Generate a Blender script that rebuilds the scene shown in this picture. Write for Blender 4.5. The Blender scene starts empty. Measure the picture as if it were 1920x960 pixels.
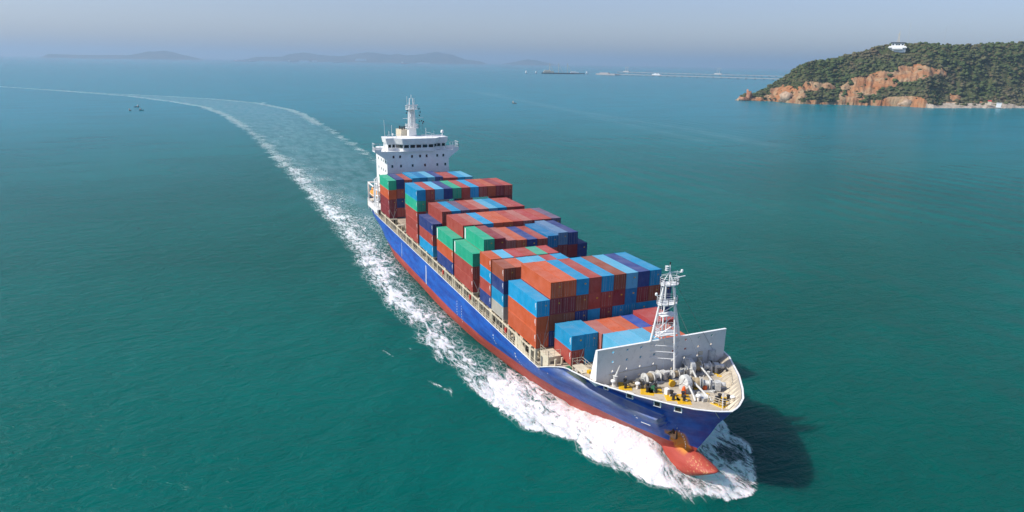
import bpy, math, random
import numpy as np
from mathutils import Vector, Matrix
R = math.radians
random.seed(7); np.random.seed(7)
sc = bpy.context.scene
col = sc.collection

# ------------------------------------------------------------ camera
CAM = (95.928, -60.331, 58.636)
yaw, pitch, roll, FPX = 2.729670, 0.280425, 0.0166956, 1261.1
f = Vector((math.cos(yaw)*math.cos(pitch), math.sin(yaw)*math.cos(pitch), -math.sin(pitch)))
r = f.cross(Vector((0, 0, 1))).normalized(); u = r.cross(f)
r2 = math.cos(roll)*r + math.sin(roll)*u; u2 = -math.sin(roll)*r + math.cos(roll)*u
cd = bpy.data.cameras.new('camera'); cam = bpy.data.objects.new('camera', cd); col.objects.link(cam)
cam.matrix_world = Matrix(((r2.x, u2.x, -f.x, CAM[0]), (r2.y, u2.y, -f.y, CAM[1]), (r2.z, u2.z, -f.z, CAM[2]), (0, 0, 0, 1)))
cd.sensor_width = 36; cd.lens = 36*FPX/1920; cd.clip_start = 1; cd.clip_end = 120000
sc.camera = cam

# ------------------------------------------------------------ sky, sun, exposure
SUN_EL, SUN_AZ = 45.5, math.degrees(math.atan2(-1.0, -.20))
w = bpy.data.worlds.new('World'); sc.world = w; w.use_nodes = True
nt = w.node_tree; nt.nodes.clear()
sky = nt.nodes.new('ShaderNodeTexSky'); sky.sky_type = 'NISHITA'; sky.sun_disc = False
sky.sun_elevation = R(SUN_EL); sky.sun_rotation = R(90-SUN_AZ)
sky.air_density = 1.0; sky.dust_density = 1.0; sky.ozone_density = 2.0
bg = nt.nodes.new('ShaderNodeBackground'); bg.inputs[1].default_value = .118
hs = nt.nodes.new('ShaderNodeHueSaturation'); hs.inputs['Saturation'].default_value = .8
ow = nt.nodes.new('ShaderNodeOutputWorld')
tint = nt.nodes.new('ShaderNodeMix'); tint.data_type = 'RGBA'; tint.blend_type = 'MULTIPLY'; tint.inputs[0].default_value = 1; tint.inputs[7].default_value = (.78, .81, 1.0, 1)
nt.links.new(sky.outputs[0], hs.inputs['Color']); nt.links.new(hs.outputs[0], tint.inputs[6]); nt.links.new(tint.outputs[2], bg.inputs[0]); nt.links.new(bg.outputs[0], ow.inputs[0])
sl = bpy.data.lights.new('sun', 'SUN'); sun = bpy.data.objects.new('sun', sl); col.objects.link(sun)
sl.energy = 4.15; sl.angle = R(1.2); sl.color = (1, .95, .86)
sd = Vector((math.cos(R(SUN_EL))*math.cos(R(SUN_AZ)), math.cos(R(SUN_EL))*math.sin(R(SUN_AZ)), math.sin(R(SUN_EL))))
sun.rotation_euler = sd.to_track_quat('Z', 'Y').to_euler(); sun.location = (0, 0, 200)
sc.view_settings.view_transform = 'Standard'; sc.view_settings.look = 'None'
sc.view_settings.exposure = 0.3; sc.view_settings.gamma = 1
sc.cycles.max_bounces = 5; sc.cycles.volume_bounces = 1; sc.cycles.diffuse_bounces = 2; sc.cycles.glossy_bounces = 3
sc.cycles.use_denoising = True; sc.cycles.caustics_reflective = False; sc.cycles.caustics_refractive = False

# ------------------------------------------------------------ tags and mesh helpers
def tag(o, label=None, cat=None, group=None, kind=None):
    if label: o['label'] = label
    if cat: o['category'] = cat
    if group: o['group'] = group
    if kind: o['kind'] = kind
    return o
def empty(name, loc=(0, 0, 0)):
    o = bpy.data.objects.new(name, None); o.location = loc; col.objects.link(o); return o

class MB:
    def __init__(s): s.v = []; s.f = []; s.m = []
    def quad(s, *p, m=0):
        b = len(s.v); s.v += [tuple(q) for q in p]; s.f.append(tuple(range(b, b+len(p)))); s.m.append(m); return s
    def box(s, x0, x1, y0, y1, z0, z1, m=0):
        return s.hexa([(x0,y0,z0),(x1,y0,z0),(x1,y1,z0),(x0,y1,z0)], [(x0,y0,z1),(x1,y0,z1),(x1,y1,z1),(x0,y1,z1)], m)
    def hexa(s, lo, hi, m=0):
        n = len(lo); b = len(s.v); s.v += [tuple(p) for p in lo]+[tuple(p) for p in hi]
        s.f.append(tuple(b+i for i in range(n-1, -1, -1))); s.f.append(tuple(b+n+i for i in range(n))); s.m += [m, m]
        for i in range(n):
            j = (i+1) % n; s.f.append((b+i, b+j, b+n+j, b+n+i)); s.m.append(m)
        return s
    def bar(s, a, c, r0, r1=None, n=6, m=0):
        a = Vector(a); c = Vector(c); r1 = r0 if r1 is None else r1
        d = (c-a).normalized(); t = Vector((0, 0, 1)) if abs(d.z) < .9 else Vector((1, 0, 0))
        p = d.cross(t).normalized(); q = d.cross(p)
        lo = []; hi = []
        for i in range(n):
            an = 2*math.pi*(i+.5)/n; o = p*math.cos(an)+q*math.sin(an)
            lo.append(a+o*r0); hi.append(c+o*r1)
        return s.hexa(lo, hi, m)
    def path(s, pts, rr, n=5, m=0):
        for a, b in zip(pts[:-1], pts[1:]): s.bar(a, b, rr, n=n, m=m)
        return s
    def lathe(s, c, prof, n=14, axis='Z', m=0):
        b = len(s.v); c = Vector(c)
        for (rr, h) in prof:
            for i in range(n):
                a = 2*math.pi*i/n; A, B = rr*math.cos(a), rr*math.sin(a)
                s.v.append(tuple(c+Vector({'Z': (A, B, h), 'Y': (A, h, B), 'X': (h, A, B)}[axis])))
        for k in range(len(prof)-1):
            for i in range(n):
                j = (i+1) % n; s.f.append((b+k*n+i, b+k*n+j, b+(k+1)*n+j, b+(k+1)*n+i)); s.m.append(m)
        s.f.append(tuple(b+i for i in range(n-1, -1, -1))); s.m.append(m)
        e = b+(len(prof)-1)*n; s.f.append(tuple(e+i for i in range(n))); s.m.append(m)
        return s
    def rail(s, pts, h=1.1, rows=(1.1, .6), post=1.6, rr=.03):
        for z in rows: s.path([(a, b, c+z) for a, b, c in pts], rr, n=4)
        for a, b in zip(pts[:-1], pts[1:]):
            L = (Vector(b)-Vector(a)).length; k = max(1, int(round(L/post)))
            for i in range(k+1):
                p = Vector(a).lerp(Vector(b), i/k); s.bar(p, p+Vector((0, 0, h)), rr*1.2, n=4)
        return s
    def build(s, name, mats, parent=None, smooth=False, loc=None):
        me = bpy.data.meshes.new(name); me.from_pydata(s.v, [], s.f)
        mats = mats if isinstance(mats, (list, tuple)) else [mats]
        for mt in mats: me.materials.append(mt)
        if len(mats) > 1: me.polygons.foreach_set('material_index', s.m)
        if smooth: me.polygons.foreach_set('use_smooth', [True]*len(me.polygons))
        me.update()
        o = bpy.data.objects.new(name, me); col.objects.link(o)
        if parent: o.parent = parent
        if loc: o.location = loc
        return o

def mesh_np(name, V, F, mat, smooth=True, parent=None):
    me = bpy.data.meshes.new(name); V = np.asarray(V, np.float32); F = np.asarray(F, np.int32)
    me.vertices.add(len(V)); me.vertices.foreach_set('co', V.ravel())
    k = F.shape[1]; me.loops.add(F.size); me.loops.foreach_set('vertex_index', F.ravel())
    me.polygons.add(len(F)); me.polygons.foreach_set('loop_start', np.arange(0, F.size, k, dtype=np.int32))
    me.polygons.foreach_set('loop_total', np.full(len(F), k, np.int32))
    if smooth: me.polygons.foreach_set('use_smooth', np.ones(len(F), bool))
    me.update(calc_edges=True); me.materials.append(mat)
    o = bpy.data.objects.new(name, me); col.objects.link(o); o.parent = parent
    return o
def attr(o, name, vals):
    a = o.data.attributes.new(name, 'FLOAT', 'POINT'); a.data.foreach_set('value', np.asarray(vals, np.float32).ravel())

class Noise2:
    def __init__(s, seed): s.t = np.random.RandomState(seed).rand(256, 256)
    def n(s, x, y):
        xi = np.floor(x).astype(int); yi = np.floor(y).astype(int); fx = x-xi; fy = y-yi
        fx = fx*fx*(3-2*fx); fy = fy*fy*(3-2*fy); g = lambda a, b: s.t[a & 255, b & 255]
        return (g(xi, yi)*(1-fx)+g(xi+1, yi)*fx)*(1-fy)+(g(xi, yi+1)*(1-fx)+g(xi+1, yi+1)*fx)*fy
    def fbm(s, x, y, o=4, g=.5):
        v = 0; a = 1; t = 0
        for i in range(o): v = v+a*s.n(x*2**i+17.3*i, y*2**i-9.1*i); t += a; a *= g
        return v/t
NZ = Noise2(3)
sstep = lambda a, b, x: (lambda t: t*t*(3-2*t))(np.clip((np.asarray(x, float)-a)/(b-a), 0, 1))

# ------------------------------------------------------------ materials
class NT:
    def __init__(s, name):
        s.mat = bpy.data.materials.new(name); s.mat.use_nodes = True; s.t = s.mat.node_tree; s.t.nodes.clear()
        s.out = s.t.nodes.new('ShaderNodeOutputMaterial'); s.b = s.t.nodes.new('ShaderNodeBsdfPrincipled')
        s.t.links.new(s.b.outputs[0], s.out.inputs[0])
    def n(s, ty, **k):
        nd = s.t.nodes.new('ShaderNode'+ty)
        for a, v in k.items():
            if a.startswith('_'): setattr(nd, a[1:], v)
        for a, v in k.items():
            if not a.startswith('_'): s.set(nd.inputs[a.replace('__', ' ')], v)
        return nd
    def set(s, inp, v):
        if isinstance(v, bpy.types.NodeSocket): s.t.links.new(v, inp)
        else:
            if isinstance(v, tuple) and len(v) == 3 and inp.type == 'RGBA': v = (*v, 1)
            inp.default_value = v
    def m(s, op, a, b=0.0, c=0.0, clamp=False):
        nd = s.t.nodes.new('ShaderNodeMath'); nd.operation = op; nd.use_clamp = clamp
        for i, v in enumerate((a, b, c)): s.set(nd.inputs[i], v)
        return nd.outputs[0]
    def mix(s, fac, a, b, bt='MIX'):
        nd = s.t.nodes.new('ShaderNodeMix'); nd.data_type = 'RGBA'; nd.blend_type = bt; nd.clamp_factor = True
        s.set(nd.inputs[0], fac); s.set(nd.inputs[6], a); s.set(nd.inputs[7], b); return nd.outputs[2]
    def noise(s, vec, scale, detail=4, rough=.55, dist=0.0):
        nd = s.n('TexNoise', Vector=vec, Scale=scale, Detail=float(detail), Roughness=rough, Distortion=dist); return nd.outputs[0]
    def ramp(s, x, lo, hi, a=0.0, b=1.0):
        nd = s.t.nodes.new('ShaderNodeMapRange'); nd.interpolation_type = 'SMOOTHSTEP'
        for i, v in enumerate((x, lo, hi, a, b)): s.set(nd.inputs[i], v)
        return nd.outputs[0]
    def obj(s): return s.n('TexCoord').outputs['Object']
    def scale(s, vec, sx, sy, sz, rot=0):
        nd = s.n('Mapping', Vector=vec); nd.inputs['Scale'].default_value = (sx, sy, sz); nd.inputs['Rotation'].default_value = (0, 0, rot); return nd.outputs[0]
    def fin(s, color, rough=.5, metal=0.0, bump=None, bd=.1, spec=None, bs=.5):
        s.set(s.b.inputs['Base Color'], color); s.set(s.b.inputs['Roughness'], rough); s.set(s.b.inputs['Metallic'], metal)
        if spec is not None: s.set(s.b.inputs['Specular IOR Level'], spec)
        if bump is not None:
            bn = s.n('Bump', Height=bump, Distance=bd, Strength=bs); s.t.links.new(bn.outputs[0], s.b.inputs['Normal'])
        return s.mat

def paint(name, c, rough=.5, var=.22, dirt=(.25, .18, .11), dirt_amt=.35, sc_=.6, metal=0.0):
    k = NT(name); o = k.n('NewGeometry').outputs['Position']
    n1 = k.noise(o, sc_, 5, .6); n2 = k.noise(o, sc_*4.3, 4, .65)
    c2 = k.mix(k.ramp(n1, .3, .7), tuple(x*(1-var) for x in c), tuple(min(.9, x*(1+var*.6)) for x in c))
    c3 = k.mix(k.m('MULTIPLY', k.ramp(n2, .52, .75), dirt_amt), c2, dirt)
    return k.fin(c3, k.ramp(n1, .2, .8, rough-.08, rough+.12), metal, bump=n2, bd=.01)

M = {}
M['white'] = paint('white_paint', (.86, .86, .84), .45, .06, (.45, .34, .22), .22)
M['cream'] = paint('cream_paint', (.66, .58, .43), .55, .12, (.32, .16, .07), .45)
M['grey'] = paint('grey_paint', (.80, .78, .74), .5, .06, (.3, .3, .28), .3, .25)
M['deck'] = paint('deck_paint', (.48, .42, .33), .7, .2, (.25, .17, .11), .6, .35)
M['hatch'] = paint('hatch_paint', (.46, .37, .27), .7, .18, (.25, .15, .09), .5, .4)
M['yellow'] = paint('yellow_paint', (.72, .42, .01), .5, .15, (.3, .15, .04), .4, 1.2)
M['orange'] = paint('orange_paint', (.8, .12, .01), .45, .1)
M['lifeorange'] = paint('lifeboat_orange', (.85, .3, .01), .4, .1)
M['black'] = paint('black_paint', (.025, .025, .027), .5, .3)
M['green'] = paint('machinery_green', (.02, .16, .08), .5, .2)
M['machine'] = paint('machinery_grey', (.60, .60, .57), .5, .25, (.2, .12, .07), .55, 1.5)
M['steel'] = paint('bare_steel', (.16, .16, .15), .5, .3, (.2, .08, .03), .5, 2)
M['rope'] = paint('mooring_rope', (.42, .33, .2), .9, .3, (.2, .13, .07), .5, 4)
M['redp'] = paint('red_paint', (.5, .03, .02), .5, .1)
M['dark'] = paint('shade_and_pile_dark', (.04, .035, .03), .8, .3)  # near black, for painted opening shade and for pier piles
k = NT('dark_glass'); M['glass'] = k.fin((.012, .025, .028), .08, spec=.8)
k = NT('light_marks'); M['mark'] = k.fin((.8, .8, .78), .5)

# container steel: the colour of each container comes from its object colour
def container_mat(roof):
    k = NT('container_roof_paint' if roof else 'container_paint'); oi = k.n('ObjectInfo'); o = k.obj()
    off = k.n('VectorMath', _operation='ADD'); k.t.links.new(o, off.inputs[0])
    rv = k.n('CombineXYZ', X=k.m('MULTIPLY', oi.outputs['Random'], 90.0), Y=k.m('MULTIPLY', oi.outputs['Random'], 37.0)); k.t.links.new(rv.outputs[0], off.inputs[1])
    v = off.outputs[0]; n1 = k.noise(v, .45, 4, .6); n2 = k.noise(v, 2.6, 5, .7); n3 = k.noise(k.scale(v, 3, 3, .5), 1.2, 4, .6)
    c = k.mix(k.ramp(n1, .25, .75), k.mix(.10, oi.outputs['Color'], (0, 0, 0)), k.mix(.05, oi.outputs['Color'], (.8, .75, .7)))
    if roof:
        c = k.mix(k.ramp(n1, .2, .8, .06, .22), c, (.28, .25, .25))  # dust grey, also painting in the sky sheen that pales the tops
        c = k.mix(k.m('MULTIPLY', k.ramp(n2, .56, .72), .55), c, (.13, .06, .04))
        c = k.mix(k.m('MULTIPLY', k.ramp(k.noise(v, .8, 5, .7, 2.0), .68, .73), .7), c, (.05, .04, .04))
    else:
        c = k.mix(k.m('MULTIPLY', k.ramp(n2, .6, .8), .45), c, (.16, .06, .03))
        c = k.mix(k.m('MULTIPLY', k.ramp(n3, .52, .72), .28), c, k.mix(.6, oi.outputs['Color'], (.12, .05, .03)))
    return k.fin(c, k.ramp(n2, .3, .7, .55, .75), bump=n2, bd=.01, spec=.18)
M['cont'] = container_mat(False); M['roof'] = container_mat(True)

# ------------------------------------------------------------ hull form (origin: ship's centreline at the sea surface)
TB = {  # world z : [(x, half breadth) ...], the last entry is the stem
 13.3: [(-143, 12.6), (-135, 13.6), (-120, 14), (2, 14.05), (8, 14.1), (12.8, 14), (18, 12.5), (24.3, 8.95), (28, 6.3), (30.5, 4.2), (32.3, 1.8), (33, 0)],
 10.8: [(-143, 12.4), (-135, 13.5), (-120, 14), (-10, 14), (2, 13.95), (6, 13.25), (10, 11.9), (14, 10.1), (19, 7.7), (24.6, 4.7), (28.6, 2.0), (30.8, 0)],
 8.6: [(-143, 12.1), (-135, 13.4), (-120, 14), (-12, 14), (2, 13.9), (6, 12.6), (10, 10.8), (14, 9.1), (19, 6.7), (24, 4.2), (27.5, 1.9), (29.6, 0)],
 6.0: [(-142.5, 10.5), (-135, 12.6), (-118, 13.9), (-20, 14), (-5, 13.2), (2, 11.9), (6, 10.4), (10, 8.9), (14, 7.1), (19, 5.0), (24, 2.5), (26.5, 1.0), (28, 0)],
 3.6: [(-141, 7.5), (-132, 10.8), (-114, 13.7), (-100, 14), (-40, 14), (-24, 13.4), (-5.4, 11.3), (2, 9.7), (8, 7.8), (14, 5.5), (18, 3.9), (23, 1.8), (26.5, 0)],
 1.5: [(-139.5, 4), (-130, 8.3), (-116, 12.4), (-104, 13.8), (-45, 13.9), (-28, 13), (-8, 10.7), (5, 7.6), (12, 5.2), (18, 3.1), (22, 1.6), (25.2, 0)],
 0.0: [(-138, 2), (-130, 6), (-120, 10), (-110, 12.5), (-100, 13.6), (-49, 13.6), (-31, 12.6), (-10, 10.3), (5, 6.9), (15, 3.8), (22, 1.3), (24.4, 0)],
 -3.0: [(-134, 1), (-120, 6), (-105, 12), (-90, 13.4), (-60, 13.4), (-35, 11.6), (-10, 8.4), (5, 5.2), (16, 2.6), (22, .9), (23.6, 0)]}
ZL = sorted(TB)
def stem(z):
    return float(np.interp(z, ZL, [TB[q][-1][0] for q in ZL]))
def half(x, z):
    """half breadth at x, z; x is mapped so that the stems of neighbouring levels line up"""
    z = min(max(z, ZL[0]), ZL[-1]); i = max(j for j in range(len(ZL)) if ZL[j] <= z); j = min(i+1, len(ZL)-1)
    t = 0 if i == j else (z-ZL[i])/(ZL[j]-ZL[i]); xs = stem(z); out = []
    for q in (ZL[i], ZL[j]):
        x_ = x if x < -5 else -5+(x+5)/(xs+5)*(stem(q)+5)
        out.append(float(np.interp(x_, [p[0] for p in TB[q]], [p[1] for p in TB[q]])))
    return out[0]*(1-t)+out[1]*t
def sheer(x):   # height of the plating's top edge
    return float(np.interp(x, [-143, -140, -132, -128, 1.8, 12.8, 20, 33], [11.3, 11.2, 9.4, 8.6, 8.6, 13.25, 13.3, 13.7]))
def zshelf(x): return 10.75-.075*(min(max(x, 8), 26)-8)
def shelf(x, z):   # knuckle that grows forward and stops at the anchor pocket
    if x < 3 or x > 24.4: return 0
    g = min(1, max(0, x-5)/12)*1.5*min(1, (24.4-x)/.12); q = zshelf(x)
    return g*float(np.interp(z, [2.5, 4.5, 6.5, q-.4, q+.12], [0, .45, .85, 1, 0]))
XS = sorted(set(list(np.arange(-143, -5, 2.0))+list(np.arange(-5, 22, 1.0))+list(np.arange(22, 27.6, .15))+[28, 29, 30, 30.8, 31.5, 32.1, 32.6, 33.0]))
LV = [-3, -1.5, 0, .8, 1.5, 2.5, 3.6, 4.8, 6, 7.3, 8.3]
hull_v = []; NL = len(LV)+6
def station(x):
    pts = []; top = sheer(x)
    zs_ = zshelf(x) if x > 3 else 8.3+.5*(top-8.3); zs_ = min(zs_, 8.3+.7*(top-8.3)); a_ = zs_-.4 if x > 8 else 8.3+.8*(zs_-8.3)
    lv = LV+[8.3+.5*(a_-8.3), a_, zs_, zs_+.25*(top-zs_), zs_+.6*(top-zs_), top]
    if x > 8: lv[-4] = zs_+.12; lv[-5] = zs_-.4; lv[-6] = 8.3+.5*(zs_-.4-8.3)
    for z in lv:
        xs = stem(min(z, 13.3)); xx = x if x < -5 else -5+(x+5)/38*(xs+5)
        if x < -130: xx = max(x, [TB[q][0][0] for q in ZL][max(j for j in range(len(ZL)) if ZL[j] <= max(-3, min(z, 13.3)))])
        pts.append((xx, half(xx, z)+(shelf(xx, z) if x < 32 else 0), z))
    return pts
ST = [station(x) for x in XS]
ship = empty('container_ship', (0, 0, 0))
tag(ship, 'large container ship with blue and red hull ploughing through green sea', 'container ship')
mb = MB()
for sgn in (-1, 1):
    base = len(mb.v)
    for st in ST: mb.v += [(x, sgn*b, z) for x, b, z in st]
    for i in range(len(ST)-1):
        for j in range(NL-1):
            a = base+i*NL+j; q = (a, a+NL, a+NL+1, a+1)
            mb.f.append(q if sgn < 0 else q[::-1]); mb.m.append(0)
n0 = len(ST)*NL
for j in range(NL-1): mb.f.append((j, j+1, n0+j+1, n0+j)); mb.m.append(0)   # transom
# bulb
bp = []
for i in range(15):
    t = 1-(1-i/14)**1.5; x = 12+19.6*t; rr = math.sqrt(max(0, 1-t**3.4)); rr = max(rr, .02); e_ = .5+.5*min(1, t*3)
    top_ = 4.55-.75*t**2; bot_ = -4.2+6.2*t**2.2; bp.append((x, 2.6*rr*e_, (top_-bot_)/2*rr, (top_+bot_)/2+.45*t**3))
b0 = len(mb.v); NB = 20
for (x, ry, rz, cz) in bp:
    for j in range(NB):
        a = 2*math.pi*j/NB; sy = math.cos(a)*ry*(1-.25*math.sin(a)); mb.v.append((x, sy, cz+math.sin(a)*rz))
for i in range(len(bp)-1):
    for j in range(NB):
        k2 = (j+1) % NB; mb.f.append((b0+i*NB+j, b0+i*NB+k2, b0+(i+1)*NB+k2, b0+(i+1)*NB+j)); mb.m.append(0)
mb.f.append(tuple(b0+(len(bp)-1)*NB+j for j in range(NB))); mb.m.append(0)

k = NT('hull_paint'); o = k.obj(); sp = k.n('SeparateXYZ'); k.t.links.new(o, sp.inputs[0]); X, Y_, Z = sp.outputs
n1 = k.noise(k.scale(o, .25, 1, 1.2), .5, 5, .6); n2 = k.noise(o, 1.5, 5, .65); n3 = k.noise(k.scale(o, 1.6, 1.6, .22), 1.1, 4, .65)
line = k.m('ADD', k.ramp(X, -60, 40, 2.55, 4.75), k.m('MULTIPLY', k.m('SUBTRACT', n2, .5), .12))
blue = k.mix(k.ramp(n1, .35, .62), (.003, .050, .30), (.006, .105, .46))
blue = k.mix(k.m('MULTIPLY', k.ramp(n3, .55, .75), .2), blue, (.08, .12, .25))
zq = k.m('SUBTRACT', Z, k.m('SUBTRACT', 11.35, k.m('MULTIPLY', X, .075))); z_lo = k.ramp(zq, -2.6, -.5); z_hi = k.ramp(zq, .10, .2, 1, 0); fwd = k.ramp(X, 1, 10)
salt = k.m('MULTIPLY', k.m('MULTIPLY', k.m('MULTIPLY', z_lo, z_hi), fwd), k.ramp(k.noise(k.scale(o, .35, 1, 1.3), .8, 4, .6), .30, .60, .4, 1.0))
salt = k.m('MULTIPLY', salt, k.ramp(X, 24.35, 24.45, .9, .0))
blue = k.mix(salt, blue, (.27, .29, .38))
blue = k.mix(k.m('MULTIPLY', k.m('MULTIPLY', fwd, k.ramp(k.noise(k.scale(o, .3, 1, .6), .35, 3, .5), .5, .66)), .35), blue, (.06, .02, .20))
red = k.mix(k.ramp(n1, .3, .7), (.34, .042, .027), (.44, .078, .052))
red = k.mix(k.m('MULTIPLY', k.ramp(n3, .56, .74), .3), red, (.16, .07, .055))
c = k.mix(k.m('GREATER_THAN', Z, line), red, blue)
# rust under the anchor pocket, scraped paint on the bulb
rust = k.m('MULTIPLY', k.m('MULTIPLY', k.ramp(X, 23.7, 24.1), k.ramp(X, 25.7, 26.3, 1, 0)), k.m('MULTIPLY', k.ramp(Z, 2.8, 3.6), k.ramp(Z, 6.4, 7.2, 1, 0)))
rust = k.m('MULTIPLY', rust, k.ramp(k.noise(k.scale(o, 3, 3, .25), 1.0, 4, .7), .30, .42))
c = k.mix(rust, c, (.56, .20, .02))
scr = k.m('MULTIPLY', k.m('MULTIPLY', k.ramp(X, 26.5, 27.5), k.ramp(k.m('ABSOLUTE', k.m('ADD', Y_, .9)), .6, 1.6, 1, 0)), k.ramp(k.noise(k.scale(o, 1.2, 2.5, 1.2), 2.2, 4, .7), .57, .60))
c = k.mix(k.m('MULTIPLY', scr, k.m('MULTIPLY', .8, k.ramp(Z, 4.2, 4.5, 1, 0))), c, (.6, .38, .16))
M['hull'] = k.fin(c, k.ramp(n2, .3, .7, .48, .66), bump=k.m('ADD', k.m('MULTIPLY', n1, .6), n2), bd=.05, bs=.35, spec=.4)
hull = mb.build('hull', M['hull'], ship, smooth=False)
for p in hull.data.polygons:
    c_ = p.center; p.use_smooth = not ((c_.x > 5 and c_.x < 24.8 and zshelf(c_.x)-.38 < c_.z < zshelf(c_.x)+.1) or (24.1 < c_.x < 24.7 and 2.5 < c_.z < 11))

# white rub strake along the rail and decks
def rail_line(x0, x1, step=1.0, dz=0.0, inset=0.0, side=-1):
    out = []; x = x0
    while x <= x1+1e-6:
        t = station(x)[-1]; out.append((t[0], side*max(0, t[1]-inset), t[2]+dz)); x += step
    return out
mb = MB()
ln = rail_line(2, 33, .5, .03) ; rn = rail_line(2, 33, .5, .03, side=1)[::-1]
full = ln+rn[1:]
for a, b in zip(full[:-1], full[1:]):
    a = Vector(a); b = Vector(b); d = (b-a)
    if d.length < 1e-4: continue
    nrm = Vector((-d.y, d.x, 0)).normalized()
    mb.hexa([a+nrm*.12+Vector((0,0,-.08)), b+nrm*.12+Vector((0,0,-.08)), b-nrm*.14+Vector((0,0,-.08)), a-nrm*.14+Vector((0,0,-.08))], [a+nrm*.12, b+nrm*.12, b-nrm*.14, a-nrm*.14])
for s_ in (-1, 1):
    l2 = rail_line(-143, 2, 5, .02, 0, s_)
    mb.path(l2, .07, n=4)
mb.build('rail_cap', M['white'], ship)
# bulwark inner face
mb = MB()
inn = [(x, y*(1-.16/max(.3, abs(y))) if abs(y) > .3 else y, z) for x, y, z in full]
for a, b in zip(inn[:-1], inn[1:]):
    def low(p):
        zl = 12.0 if p[0] > 12.7 else 8.45; zl = min(zl, p[2]-.05); xx = min(p[0], stem(zl)-.25) if p[0] > 20 else p[0]
        h_ = min(abs(p[1]), max(0, half(xx if xx < stem(zl)-.4 else stem(zl)-.4, zl)-.14)); return (xx-.1, math.copysign(h_, p[1]), zl)
    mb.quad(low(a), low(b), (b[0]-.12, b[1], b[2]-.03), (a[0]-.12, a[1], a[2]-.03))
mb.build('bulwark_plating', M['deck'], ship)
for (a, b) in list(zip(inn[:-1], inn[1:]))[::2]:
    pass
mb = MB()
for i, (x, y, z) in enumerate(inn):
    if x > 13.5 and i % 2 == 0:
        d = Vector((19, 0, 12))-Vector((x, y, 12)); d.z = 0; d.normalize(); q = Vector((x, y, z)); yb = max(.1, half(min(x, stem(12)-.5), 12)-.2); y12 = math.copysign(min(abs(y), yb), y)
        t = Vector((-d.y, d.x, 0))*.04
        x12 = min(x, stem(12)-.3); B12 = Vector((x12, y12, 12.01)); mb.hexa([B12-t, B12+d*.55-t, B12+d*.55+t, B12+t], [q-t+Vector((0,0,-.1)), q+d*.12-t+Vector((0,0,-.1)), q+d*.12+t+Vector((0,0,-.1)), q+t+Vector((0,0,-.1))])
mb.build('bulwark_stay', M['cream'], ship)
# main deck and forecastle deck
def deck_poly(x0, x1, z, inset, step=1.0):
    xs = np.arange(x0, x1+1e-6, step); L = []
    for x in xs:
        xs_ = stem(min(z, 13.3)); L.append((x, max(0.02, half(x, z)-inset)))
    return L
def deck_mesh(L, z, th, name, mat):
    mb = MB()
    for (xa, ba), (xb, bb) in zip(L[:-1], L[1:]):
        mb.quad((xa, -ba, z), (xb, -bb, z), (xb, bb, z), (xa, ba, z))
    x, b = L[0]; b2 = min(b, half(x, z-th)-.12); mb.quad((x, -b, z), (x, b, z), (x, b2, z-th), (x, -b2, z-th))
    return mb.build(name, mat, ship)
deck_mesh(deck_poly(-142.5, 13, 8.4, .06, 1.5), 8.4, .1, 'main_deck', M['deck'])
L = deck_poly(12.6, stem(12)-.1, 12.0, .08, .5)
deck_mesh(L, 12.0, 3.55, 'forecastle_deck', M['deck'])
mb = MB(); 
for y0, y1 in ((-13.2, -3), (3, 13.2)): mb.box(-142, -133, y0, y1, 8.5, 11.0)
mb.box(-142, -133.5, -3, 3, 8.5, 10.9)
mb.build('poop_house', M['cream'], ship)

# hatch coaming, hatch covers, side passage
WT = 11.4   # top of hatch covers
mb = MB().box(-119, 1.2, -11.3, 11.3, 8.42, 10.55).box(1.2, 9.5, -9.6, 9.6, 8.42, 10.55).box(9.5, 14.6, -7.2, 7.2, 8.42, 10.55)
mb.build('hatch_coaming', M['cream'], ship)
BAYS = [(-118.6, -106.1), (-105.2, -88.6), (-86.4, -73.9), (-72.5, -60.0), (-57.1, -44.4), (-43.8, -31.2), (-28.0, -14.3), (-12.4, .1)]
for (a, b) in BAYS:
    m2 = MB()
    for y0, y1 in ((-11.6, -3.9), (-3.8, 3.8), (3.9, 11.6)): m2.box(a, b, y0, y1, 10.58, WT-.16)
    for i in range(int((b-a)/2.4)+1): m2.box(a+.1+i*2.4, a+.35+i*2.4, -11.5, 11.5, WT-.158, WT-.1)
    m2.build('hatch_cover', M['hatch'], ship)
MB().box(.7, 9.5, -9.9, 9.4, 10.56, 10.72).box(9.5, 15.2, -7.4, 8.0, 10.56, 10.72).build('hatch_cover', M['hatch'], ship)
# pedestals carrying the outboard stacks
mb_n = 0
for (a, b) in BAYS:
    for x in (a+.35, (a+b)/2-.1, (a+b)/2+.5, b-.35):
        for s_ in (-1,) if b > -200 else ():
            m2 = MB().box(x-.22, x+.22, -13.72, -13.3, 8.42, WT-.2).box(x-.3, x+.3, -13.74, -11.65, WT-.2, WT-.02)
            m2.bar((x, -13.4, 9.6), (x, -11.35, 9.0), .1)
            m2.build('pedestal', M['cream'], ship)
# side passage stiffened wall; dark blocks paint the shade of its openings
mb = MB()
x = -117.0; i = 0
while x < 0:
    mb.box(x, x+.14, -11.62, -11.3, 8.42, 10.5); i += 1; x += 1.15
mb.build('coaming_stiffener', M['cream'], ship)
x = -116; rnd = random.Random(5)
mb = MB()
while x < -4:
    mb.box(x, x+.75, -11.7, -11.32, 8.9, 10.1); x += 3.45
mb.build('coaming_shade', M['dark'], ship)
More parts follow.
